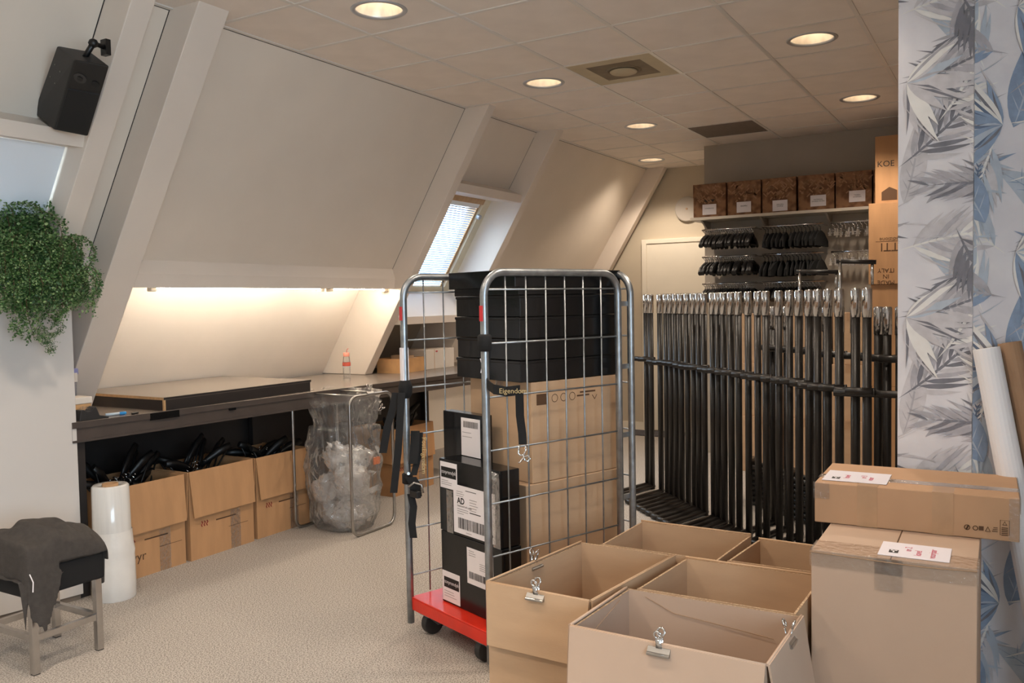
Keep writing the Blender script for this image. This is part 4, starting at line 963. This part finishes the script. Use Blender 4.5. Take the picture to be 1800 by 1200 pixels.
q = MB(); q.hexa([(-hx-.004, -hy+.05, H-.03), (-hx-.004, -hy-.0, H-.04), (-hx-.02, -hy, H-.04), (-hx-.02, -hy+.05, H-.03)], [(-hx-.004, -hy+.05, H-.005), (-hx-.004, -hy+.0, H-.01), (-hx-.006, -hy, H-.01), (-hx-.006, -hy+.05, H-.005)]); q.build('loose_tape', 'packing_tape', o)
o, hx, hy, H = cbox('black_parcel', 'lowest black parcel with two small white labels on the red base', 'parcel', .085, .195, .150, .610, .163, .501, 'black_card')
sh = sheet(o, -hx-.0012, hy-.005, hy-.145, .008, .150); logo(sh, -hx-.0018, hy-.078, .098, .12, .05); lines(sh, -hx-.0018, hy-.02, .055, 3, .10, .012, 11)
sh = sheet(o, -hx-.0012, hy-.205, hy-.40, .135, .300, 'address_sheet'); barcode(sh, (-hx-.002, hy-.22, .160), .16, .032, 12); lines(sh, -hx-.002, hy-.22, .285, 3, .06, .01, 13); lines(sh, -hx-.002, hy-.30, .24, 4, .08, .009, 14)
o, hx, hy, H = cbox('black_parcel', 'tall narrow black parcel leaning beside the brown carton', 'parcel', .20, .255, .02, .34, .505, 1.045, 'black_card')
sh = sheet(o, -hx-.0012, hy-.15, hy-.30, H-.20, H-.02, 'address_sheet'); barcode(sh, (-hx-.002, hy-.17, H-.065), .12, .03, 15); lines(sh, -hx-.002, hy-.16, H-.09, 2, .10, .02, 16)
cbox('black_parcel', 'black parcel mostly hidden behind the two labelled parcels', 'parcel', .20, .255, .03, .50, .163, .503, 'black_card')

# ---------------------------------------------------------------- row of nested garment racks
RP = [(2.257, -.503), (2.192, -.568), (2.068, -.694), (1.986, -.776), (1.928, -.835), (1.864, -.899), (1.803, -.962), (1.729, -1.036), (1.658, -1.108), (1.601, -1.166), (1.542, -1.225), (1.45, -1.318), (1.398, -1.37), (1.342, -1.427), (1.272, -1.498), (1.203, -1.568), (1.117, -1.655), (1.034, -1.738), (.968, -1.805), (.865, -1.909), (.786, -1.989), (.718, -2.058), (.646, -2.13), (.589, -2.188), (.522, -2.255), (.451, -2.327), (.354, -2.426), (.289, -2.491)]
def rack_parts(zt, zb):
    post = MB(); post.tube([(0, 0, .0), (0, 0, zt-.15)], .0225, 12)
    cap = MB(); cap.tube([(0, 0, zt-.152), (0, 0, zt-.008), (0, 0, zt)], [.0255, .0255, .021], 14); cap.tube([(.018, 0, zt-.09), (.034, .0, zt-.09)], .007, 8)
    bar = MB(); bar.tube([(-.034, .10, zb), (-.034, -.035, zb)], .0195, 10); bar.tube([(-.034, -.036, zb), (-.034, -.044, zb)], .0215, 10)
    ft = MB(); ft.tube([(0.02, -.005, .022), (-.20, .055, .022), (-.40, .112, .022), (-.435, .118, .022), (-.46, .108, .022), (-.475, .08, .022), (-.48, .05, .022)], .0185, 10)
    return [('post', post.mesh('post', 'black_pipe', True)), ('chrome_cap', cap.mesh('chrome_cap', 'chrome', True)), ('cross_bar', bar.mesh('cross_bar', 'black_pipe', True)), ('foot', ft.mesh('foot', 'black_pipe', True))]
RPM = rack_parts(1.607, 1.07)
racks = []
for i, (x, y) in enumerate(RP):
    t = thing('garment_rack', 'black pipe garment rack with chrome cap, %s in the front row from the roll cage' % ORD[i], 'garment rack', (x, y, 0), 0, 'nested garment racks in the front row')
    for nm, me in RPM:
        o = bpy.data.objects.new(nm, me); COL.objects.link(o); o.parent = t
        if nm == 'chrome_cap': o.rotation_euler = (0, 0, random.uniform(-.4, .4))
        if nm == 'cross_bar': o.location = (random.uniform(-.004, .004), 0, random.uniform(-.006, .006))
    racks.append(t)
q = MB(); q.tube([(-.02, .16, 1.062), (-.02, -.55, 1.062)], .019, 10); q.build('long_bar', 'black_pipe', racks[-1], smooth=True)
for i, hgt, ln in ((21, 1.725, .22), (25, 1.765, .18)):
    q = MB(); q.tube([(.03, 0, 1.45), (.03, 0, hgt)], .009, 8); q.build('hanging_arm', 'chrome', racks[i], smooth=True)
    q = MB(); q.tube([(.03, .02, hgt-.01), (.05, -ln, hgt-.02)], .012, 8); q.build('hanging_rail', 'black_pipe', racks[i], smooth=True)
    q = MB(); q.tube([(.05, -ln+.02, hgt-.02), (.05, -ln+.02, hgt-.14)], .008, 8); q.build('hanging_arm', 'chrome', racks[i], smooth=True)
# second row behind
RPB = rack_parts(1.505, 1.225)
B2 = [(1.50, -1.72), (1.38, -1.84), (1.25, -1.95), (1.12, -2.06), (1.0, -2.16), (.88, -2.26), (.76, -2.36), (.64, -2.50), (.60, -2.55), (.54, -2.62)]
for i, (x, y) in enumerate(B2):
    t = thing('garment_rack', 'shorter garment rack with small chrome cap, %s in the back row' % ORD[i], 'garment rack', (x, y, 0), 0, 'shorter garment racks in the back row')
    for nm, me in RPB:
        o = bpy.data.objects.new(nm, me); COL.objects.link(o); o.parent = t
        if nm == 'chrome_cap': o.location.z = .0
    if i == 0:
        q = MB(); q.tube([(0.03, .12, 1.225), (-.98, -.90, 1.225)], .014, 10); q.build('long_bar', 'black_pipe', t, smooth=True)

t = thing('folded_rack_frame', 'low pile of black rack frames behind the front row of racks', 'rack frame', (2.02, -1.42, 0))
for k in range(8):
    q = MB(); z = .022+.038*k; q.tube([(0, 0, z), (-.30, -.36, z), (-.74, -.86, z)], .0185, 8); q.build('frame_tube', 'black_pipe', t, smooth=True)
    q = MB(); q.tube([(0.16, .02, z), (-.58, -.84, z)], .0185, 8); q.build('frame_tube', 'black_pipe', t, smooth=True)
for x, y in ((.08, .01), (-.25, -.36), (-.66, -.85)):
    q = MB(); q.box(x-.10, x+.10, y-.015, y+.015, 0, .335); q.build('end_plate', 'black_pipe', t)
# ---------------------------------------------------------------- shelf, patterned boxes, hanger rails on the back wall
t = thing('wall_shelf', 'long white shelf with brackets on the dark beige wall', 'shelf', (0, 0, 0))
MB().box(3.70, 4.02, -2.72, -.40, 2.325, 2.352).build('board', 'shelf_white', t, bevel=.002)
for y in (-.50, -1.07, -1.66, -2.3):
    q = MB(); q.prism([(4.02, y-.008, 2.325), (3.74, y-.008, 2.325), (3.80, y-.008, 2.30), (4.02, y-.008, 2.20)], (0, .016, 0)); q.build('bracket', 'paint_grey', t)
YB = [-.43, -.75, -.767, -1.08, -1.096, -1.402, -1.422, -1.735, -1.75, -2.05, -2.065, -2.36]; TX = ['AFWERKING', 'KNOPEN', 'SPELDEN\nDIVERSE', 'MATERIAAL\nDIVERSE MATEN', 'TASSEN\nDIVERSEN', 'LINTEN']
bd = ['leftmost patterned brown box with a hand slot on the shelf', 'second patterned brown box from the round plate on the shelf', 'third patterned brown box from the round plate on the shelf', 'fourth patterned brown box from the round plate on the shelf', 'fifth patterned brown box from the round plate on the shelf', 'patterned brown box half hidden by the lettered carton']
for i in range(6):
    y1, y0 = YB[2*i], YB[2*i+1]; H = .315
    t = thing('storage_box', bd[i], 'box', (3.72, (y0+y1)/2, 2.353), 0, 'patterned storage boxes on the shelf'); hy = (y1-y0)/2
    MB().box(0, .29, -hy, hy, 0, H).build('body', 'pattern', t, bevel=.003)
    MB().box(-.003, .293, -hy-.002, hy+.002, H*.60 if i == 0 else H*.88, H+.002).build('lid', 'pattern', t, bevel=.003)
    rn = random.Random(60+i); q = MB()
    for k in range(46):                            # printed herringbone dashes
        y = rn.uniform(-hy+.02, hy-.02); z = rn.uniform(.12, H-.04); s = rn.choice((-1, 1)); l_ = rn.uniform(.012, .035)
        q.poly([(-.0034, y, z), (-.0034, y-s*l_, z+l_), (-.0034, y-s*l_-.008, z+l_-.008*s), (-.0034, y-.008, z-.008*s)])
    q.build('printed_marks', 'pattern_mark', t)
    if i == 0:
        q = MB(); q.prism([(-.0032, .055, .165), (-.0032, -.055, .165), (-.0032, -.035, .142), (-.0032, .035, .142)], (.002, 0, 0)); q.build('hand_slot', 'ink', t)
    ly = [.0, .0, -.01, -.02, -.03, 0][i]; lz = [.02, .02, .01, .03, .045, .04][i]
    lb = MB().box(-.005, -.0038, ly-.068, ly+.068, lz, lz+.10).build('label_card', 'paper', t)
    text('label_text', TX[i], .0155, (-.0056, ly, lz+.055), FX, FY, 'ink', lb, 'CENTER')
# rails
RN = {'suit': 'chrome-hooked black hanger', 'velvet': 'broad black velvet hanger', 'clip': 'chrome clip hanger'}
rails = [(-.50, -1.03, 2.228, 'suit', 23, 'upper left'), (-.50, -1.03, 1.965, 'suit', 23, 'middle left'), (-.50, -1.03, 1.705, 'suit', 23, 'lower left'),
         (-1.08, -1.64, 2.228, 'velvet', 16, 'upper centre'), (-1.08, -1.64, 1.965, 'velvet', 16, 'middle centre'), (-1.08, -1.64, 1.705, 'suit', 20, 'lower centre'),
         (-1.70, -2.30, 2.228, 'clip', 17, 'upper clip'), (-1.70, -2.30, 1.965, 'clip', 17, 'middle clip')]
for (ya, yb, z, kind, n, nm) in rails:
    t = thing('hanger_rail', 'chrome %s hanger rail on the dark beige wall' % nm, 'rail', (0, 0, 0), 0, 'chrome hanger rails below the shelf')
    q = MB(); q.tube([(3.76, ya, z), (3.76, yb, z)], .0085, 10); q.build('bar', 'chrome', t, smooth=True)
    for y in (ya-.02, yb+.02):
        q = MB(); q.tube([(3.76, y, z), (4.02, y, z)], .007, 8); q.build('arm', 'chrome', t, smooth=True)
    for k in range(n):
        y = ya-.03 + (yb-ya+.06)*k/(n-1)
        hanger(kind, (3.76, y, z+.0), 0, '%s %s on the %s rail' % (ORD[k], RN[kind], nm), '%ss on the wall rails' % RN[kind], (random.uniform(-.12, .12), 0, random.uniform(-.16, .16)))
# round plate on the cream wall
t = thing('round_plate', 'round grey plate high on the cream back wall', 'plate', (X1, .13, 2.60))
q = MB(); q.tube([(0, 0, 0), (-.03, 0, 0), (-.036, 0, 0)], [.145, .145, .135], 36); q.build('disc', 'disc', t, smooth=False); q = MB(); q.tube([(-.036, .0, 0), (-.044, 0, 0)], .012, 12); q.build('hub', 'brown_tape', t)

# tall carton stack right of the hangers
def carton(name, label, x0, x1, y0, y1, z0, z1, m='cardboard_warm', group=None):
    t = thing(name, label, 'box', (x0, y0, z0), 0, group); MB().box(0, x1-x0, 0, y1-y0, 0, z1-z0).build('body', m, t, bevel=.003)
    MB().box(0, x1-x0, (y1-y0)/2-.025, (y1-y0)/2+.025, z1-z0, z1-z0+.0008).build('tape', 'brown_tape', t)
    MB().box(-.0008, 0, (y1-y0)/2-.025, (y1-y0)/2+.025, z1-z0-.07, z1-z0).build('tape', 'brown_tape', t)
    return t
G = 'cartons stacked before the hanger wall'
carton('tall_carton', 'bottom carton of the tall stack beside the wallpapered wall', 3.30, 3.68, -2.62, -2.11, 0, .80, group=G)
carton('tall_carton', 'second carton up in the tall stack beside the wallpapered wall', 3.30, 3.68, -2.62, -2.10, .801, 1.655, group=G)
c3 = carton('tall_carton', 'carton with upside-down lettering in the tall stack', 3.28, 3.68, -2.64, -2.085, 1.657, 2.33, 'cardboard_warm', G)
c4 = carton('tall_carton', 'topmost carton with black capital letters near the ceiling', 3.32, 3.67, -2.60, -2.13, 2.332, 2.885, 'cardboard_warm', G)
text('carton_text', 'KOE', .068, (-.0015, .455, .30), FX, FY, 'ink', c4)
q = MB(); q.poly([(-.001, .42, .02), (-.001, .30, .02), (-.001, .30, .10), (-.001, .36, .13), (-.001, .42, .09)]); q.build('printed_figure', 'print_brown', c4)
text('carton_text', 'MADE\nIN\nITALY', .050, (-.0015, .42, .03), (0, 1, 0), (0, 0, -1), 'print_brown', c3, 'CENTER')
text('carton_text', 'TTI', .10, (-.0015, .32, .34), (0, 1, 0), (0, 0, -1), 'print_brown', c3)
text('carton_text', 'spedizione', .045, (-.0015, .28, .385), (0, 1, 0), (0, 0, -1), 'print_brown', c3)
q = MB(); q.box(-.001, -.0004, .27, .50, .352, .356); q.build('printed_line', 'print_brown', c3)
pl = ['beside the door', 'in the middle', 'next to the tall stack']
for i, (y0, y1) in enumerate(((-1.38, -.98), (-1.76, -1.40), (-2.07, -1.78))):
    for k, (z0, z1) in enumerate(((0, .50), (.501, .98), (.981, 1.42))):
        carton('stock_carton', '%s carton of the stack %s behind the garment racks' % (['bottom', 'middle', 'top'][k], pl[i]), 3.25+.02*k, 3.62, y0, y1-.01*k, z0, z1, 'cardboard', G)
tag(MB().box(4.75, 5.1, .1, .8, .0, .012).build('door_mat', 'carpet_mat', bevel=.003), 'dark grey mat before the white door', 'mat')

# ---------------------------------------------------------------- open cartons in front
def open_carton(label, c4_, H, m='cardboard', flaps=(), flare=.02, group='open cartons in front of the garment racks'):
    """c4_: rim corners A (front-left), B (back-left), C (back-right), D (front-right) on the floor plan"""
    A = V((*c4_[0], 0)); P = [V((*p, 0))-A for p in c4_]; cen = sum(P, V())/4; t = thing('open_carton', label, 'box', A, 0, group); e = .0055
    inn = [p + (cen-p).normalized()*e*1.6 for p in P]
    for i in range(4):
        j = (i+1) % 4; a, b, c, d = P[i], P[j], inn[j], inn[i]; z = V((0, 0, H-.004*(i % 2)))
        MB().hexa([a, b, c, d], [a+z, b+z, c+z, d+z]).build('side_panel', [m], t)
        q = MB(); zt = V((0, 0, H-.004*(i % 2)+.0006)); q.poly([a+zt, b+zt, c+zt, d+zt]); q.build('cut_edge', 'card_edge', t)
    q = MB(); q.prism([p for p in inn], (0, 0, .006)); q.build('bottom', 'cardboard_in', t)
    for f in flaps:
        i, L, fl = f[0], f[1], f[2]; j = (i+1) % 4; a, b = P[i], P[j]; n = ((a+b)/2-cen); dn = (b-a).normalized(); n = (n - dn*n.dot(dn)).normalized()
        o0, o1 = .003, .009; zt = V((0, 0, H+.004)); zb = V((0, 0, H-L)); q = MB(); ns = 8; sk = dn*.010
        top = []; bot = []
        q.hexa([a+sk+zb+n*fl, b-sk+zb+n*fl, b-sk+zb+n*(fl+.006), a+sk+zb+n*(fl+.006)], [a+zt+n*o0, b+zt+n*o0, b+zt+n*o1, a+zt+n*o1])
        fp = q.build('flap', m, t)
        q = MB(); q.tube([a+zt+n*.002-V((0, 0, .001)), b+zt+n*.002-V((0, 0, .001))], .0042, 6); q.build('fold', m, t, smooth=True)
    return t
B1 = [(-1.995, -1.977), (-1.983, -1.581), (-1.394, -1.657), (-1.401, -2.045)]
b1 = open_carton('open brown carton with two bulldog clips beside the roll cage', [B1[0], B1[1], B1[2], B1[3]], .60, 'cardboard', ((0, .21, .02), (1, .20, .008), (3, .18, .012)))
B5 = [(-2.221, -2.594), (-2.211, -2.016), (-1.822, -2.034), (-1.818, -2.598)]
b5 = open_carton('nearest open carton, pale, with two bulldog clips and flared flaps', B5, .60, 'cardboard_pale', ((0, .24, .05), (1, .22, .02), (3, .24, .045)))
b4 = open_carton('open carton between the nearest carton and the sealed stack', [(-1.808, -2.578), (-1.806, -2.062), (-1.408, -2.095), (-1.404, -2.585)], .60, 'cardboard', ((2, .2, .006),))
b2 = open_carton('open empty carton right before the garment rack feet', [(-1.386, -2.205), (-1.384, -1.735), (-.982, -1.747), (-.991, -2.228)], .60, 'cardboard', ((2, .18, .012),))
b3 = open_carton('dim open carton with a creased edge behind the sealed box', [(-1.368, -2.78), (-1.366, -2.240), (-1.034, -2.270), (-1.06, -2.80)], .60, 'cardboard', ((2, .15, .012),))
# creases and scuffs on the cartons
def creases(box, pts, w_=.0012):
    q = MB()
    for pl_ in pts: q.tube([V(p) for p in pl_], w_, 4)
    q.build('crease', 'crease', box)
A5 = V((*B5[0], 0))
creases(b5, [[V((-1.829, -2.10, .585))-A5, V((-1.829, -2.20, .545))-A5, V((-1.829, -2.34, .535))-A5, V((-1.829, -2.52, .520))-A5], [V((-2.19, -2.028, .50))-A5, V((-2.05, -2.031, .55))-A5, V((-1.90, -2.04, .585))-A5]])
bulldog(V((-1.997, -1.78, .588)), PI/2, 'bulldog clip on the front rim of the carton beside the cage', 'clips on the open cartons', .0, 1.0)
bulldog(V((-1.70, -1.611, .588)), math.radians(-7), 'bulldog clip on the cage-side rim of the carton beside the cage', 'clips on the open cartons', .0, 1.0)
bulldog(V((-2.226, -2.30, .588)), PI/2, 'bulldog clip on the front rim of the nearest open carton', 'clips on the open cartons', 0, 1.0)
bulldog(V((-1.985, -2.600, .588)), 0, 'bulldog clip on the rim facing the sealed box', 'clips on the open cartons', 0, 1.0)

# ---------------------------------------------------------------- sealed cartons by the wallpaper
t = thing('sealed_carton', 'large sealed pale carton with a white note on top', 'box', (-1.645, -3.063, 0), math.radians(.8)); bw, bdp, bh = .468, .60, .762
MB().box(0, bdp, 0, bw, 0, bh).build('body', 'cardboard_pale', t, bevel=.003)
q = MB(); q.box(0, bdp, bw/2-.002, bw/2+.002, bh-.0005, bh+.0006); q.build('seam', 'print_brown', t)
q = MB(); q.box(-.002, .12, -.004, bw+.004, bh-.0006, bh+.0012); q.build('clear_tape', 'packing_tape', t)
q = MB(); q.box(-.0022, -.0006, -.004, bw+.004, bh-.05, bh); q.build('clear_tape', 'packing_tape', t); q = MB(); q.box(-.0035, -.0024, .20, .28, bh-.10, bh+.0); q.build('clear_tape', 'packing_tape', t)
q = MB(); q.tube([(-.003, bw+.002, bh-.006), (-.004, bw*.6, bh-.010), (-.003, bw*.3, bh-.012), (-.003, .0, bh-.006)], .0018, 5); q.build('tape_edge', 'crease', t)
def note(par, x0, x1, y0, y1, z, rows, sz):
    q = MB(); q.hexa([(x0, y0, z), (x1, y0, z), (x1, y1, z), (x0, y1, z)], [(x0, y0, z+.0012), (x1, y0, z+.0012), (x1, y1, z+.0012), (x0, y1, z+.0012)]); s = q.build('note_sheet', 'paper_lilac', par)
    q = MB(); q.poly([(x0+.035, y1-.028, z+.0016), (x0+.035, y1-.055, z+.0016), (x0+.07, y1-.055, z+.0016), (x0+.07, y1-.028, z+.0016)]); lg = q.build('logo_block', 'ink', s)
    q = MB(); q.poly([(x0+.04, y1-.039, z+.0019), (x0+.04, y1-.044, z+.0019), (x0+.066, y1-.044, z+.0019), (x0+.066, y1-.039, z+.0019)]); q.poly([(x0+.058, y1-.032, z+.0019), (x0+.058, y1-.051, z+.0019), (x0+.066, y1-.051, z+.0019), (x0+.066, y1-.032, z+.0019)]); q.build('logo_mark', 'paper', lg)
    for i, (b, yy, xx) in enumerate(rows): text('red_writing', b, sz, (xx, yy, z+.0018), (1, 0, 0), (0, 1, 0), 'ink_red', s)
    return s
note(t, .03, .19, .075, .275, bh+.0014, (('kavel', .155, .06), ('nr 2', .185, .10), ('voorjaar', .115, .05)), .03)
t = thing('sealed_carton', 'flat taped carton with recycling marks atop the sealed carton', 'box', (-1.285, -3.170, .764), math.radians(1.4)); bw, bdp, bh = .632, .400, .142
MB().box(0, bdp, 0, bw, 0, bh).build('body', 'cardboard_mid', t, bevel=.003)
for y in (.19, .425): MB().box(-.0012, 0, y, y+.065, .0, bh).build('brown_tape', 'brown_tape', t); 
for y in (.19, .425): MB().box(-.001, .14, y, y+.065, bh, bh+.0008).build('brown_tape', 'brown_tape', t)
q = MB(); q.box(.10, .16, -.003, bw+.003, bh+.0009, bh+.0016); q.build('clear_tape', 'packing_tape', t)
q = MB(); q.box(-.0026, -.0014, bw-.05, bw+.004, bh-.055, bh+.003); q.build('clear_tape', 'packing_tape', t); q = MB(); q.box(-.0026, -.0014, -.004, .03, .0, bh+.003); q.build('clear_tape', 'packing_tape', t); q = MB(); q.box(-.002, .425, -.003, -.0008, bh-.05, bh+.002); q.build('clear_tape', 'packing_tape', t)
note(t, .045, .235, .40, .615, bh+.0018, (('kavel', .53, .10), ('nr 3', .475, .12), ('voor', .45, .09)), .03)
q = MB(); X_ = -.0014
def ringp(y, z, r): q.tube([(X_, y+r*math.cos(a), z+r*math.sin(a)) for a in [2*PI*k/14 for k in range(14)]], .0012, 4, closed=True)
ringp(.150, .034, .008); ringp(.126, .034, .007)
q.tube([(X_, .152, .028), (X_, .147, .040)], .0022, 4); q.box(X_-.0003, X_, .102, .116, .028, .042)
q.tube([(X_, .097, .027), (X_, .090, .042), (X_, .083, .027)], .0012, 4, closed=True)
for k in range(3): q.box(X_-.0003, X_, .062, .078-.002*k, .028+.006*k, .0305+.006*k)
q.tube([(X_, .055, .020), (X_, .029, .020), (X_, .029, .068), (X_, .055, .068)], .0008, 4, closed=True)
for k in range(5): q.box(X_-.0003, X_, .033, .051, .018+.006*k, .021+.006*k)
q.tube([(X_, .048, .053), (X_, .042, .064), (X_, .036, .053)], .0014, 4, closed=True)
q.build('printed_symbols', 'print_brown', t)

# ---------------------------------------------------------------- rolls leaning on the wallpaper
wbase = WA[1]; NB = V((-DB.y, DB.x, 0)); NB = NB if NB.dot(CAM-wbase) > 0 else -NB
def roll(label, m, a, b, r):
    a, b = V(a), V(b); t = thing('paper_roll', label, 'roll', b, 0, 'rolls leaning on the wallpapered wall'); d = a-b
    q = MB(); q.tube([V((0, 0, 0)), d], r, 22); q.build('roll_body', m, t, smooth=False, bevel=.002)
    q = MB(); q.tube([d, d*1.0006], r*.62, 18); q.build('core_end', 'core' if m == 'roll_white' else 'print_brown', t)
d8 = (WB1-WA[1]).normalized()
def on_b(s_, e, z): return WA[1] + d8*s_ + NB*e + V((0, 0, z))
roll('white paper roll leaning on the wallpapered wall', 'roll_white', on_b(.026, .055, 1.365), on_b(.20, .24, .04), .046)
roll('brown kraft tube leaning behind the white paper roll', 'roll_kraft', on_b(.112, .045, 1.385), on_b(.31, .22, .04), .040)
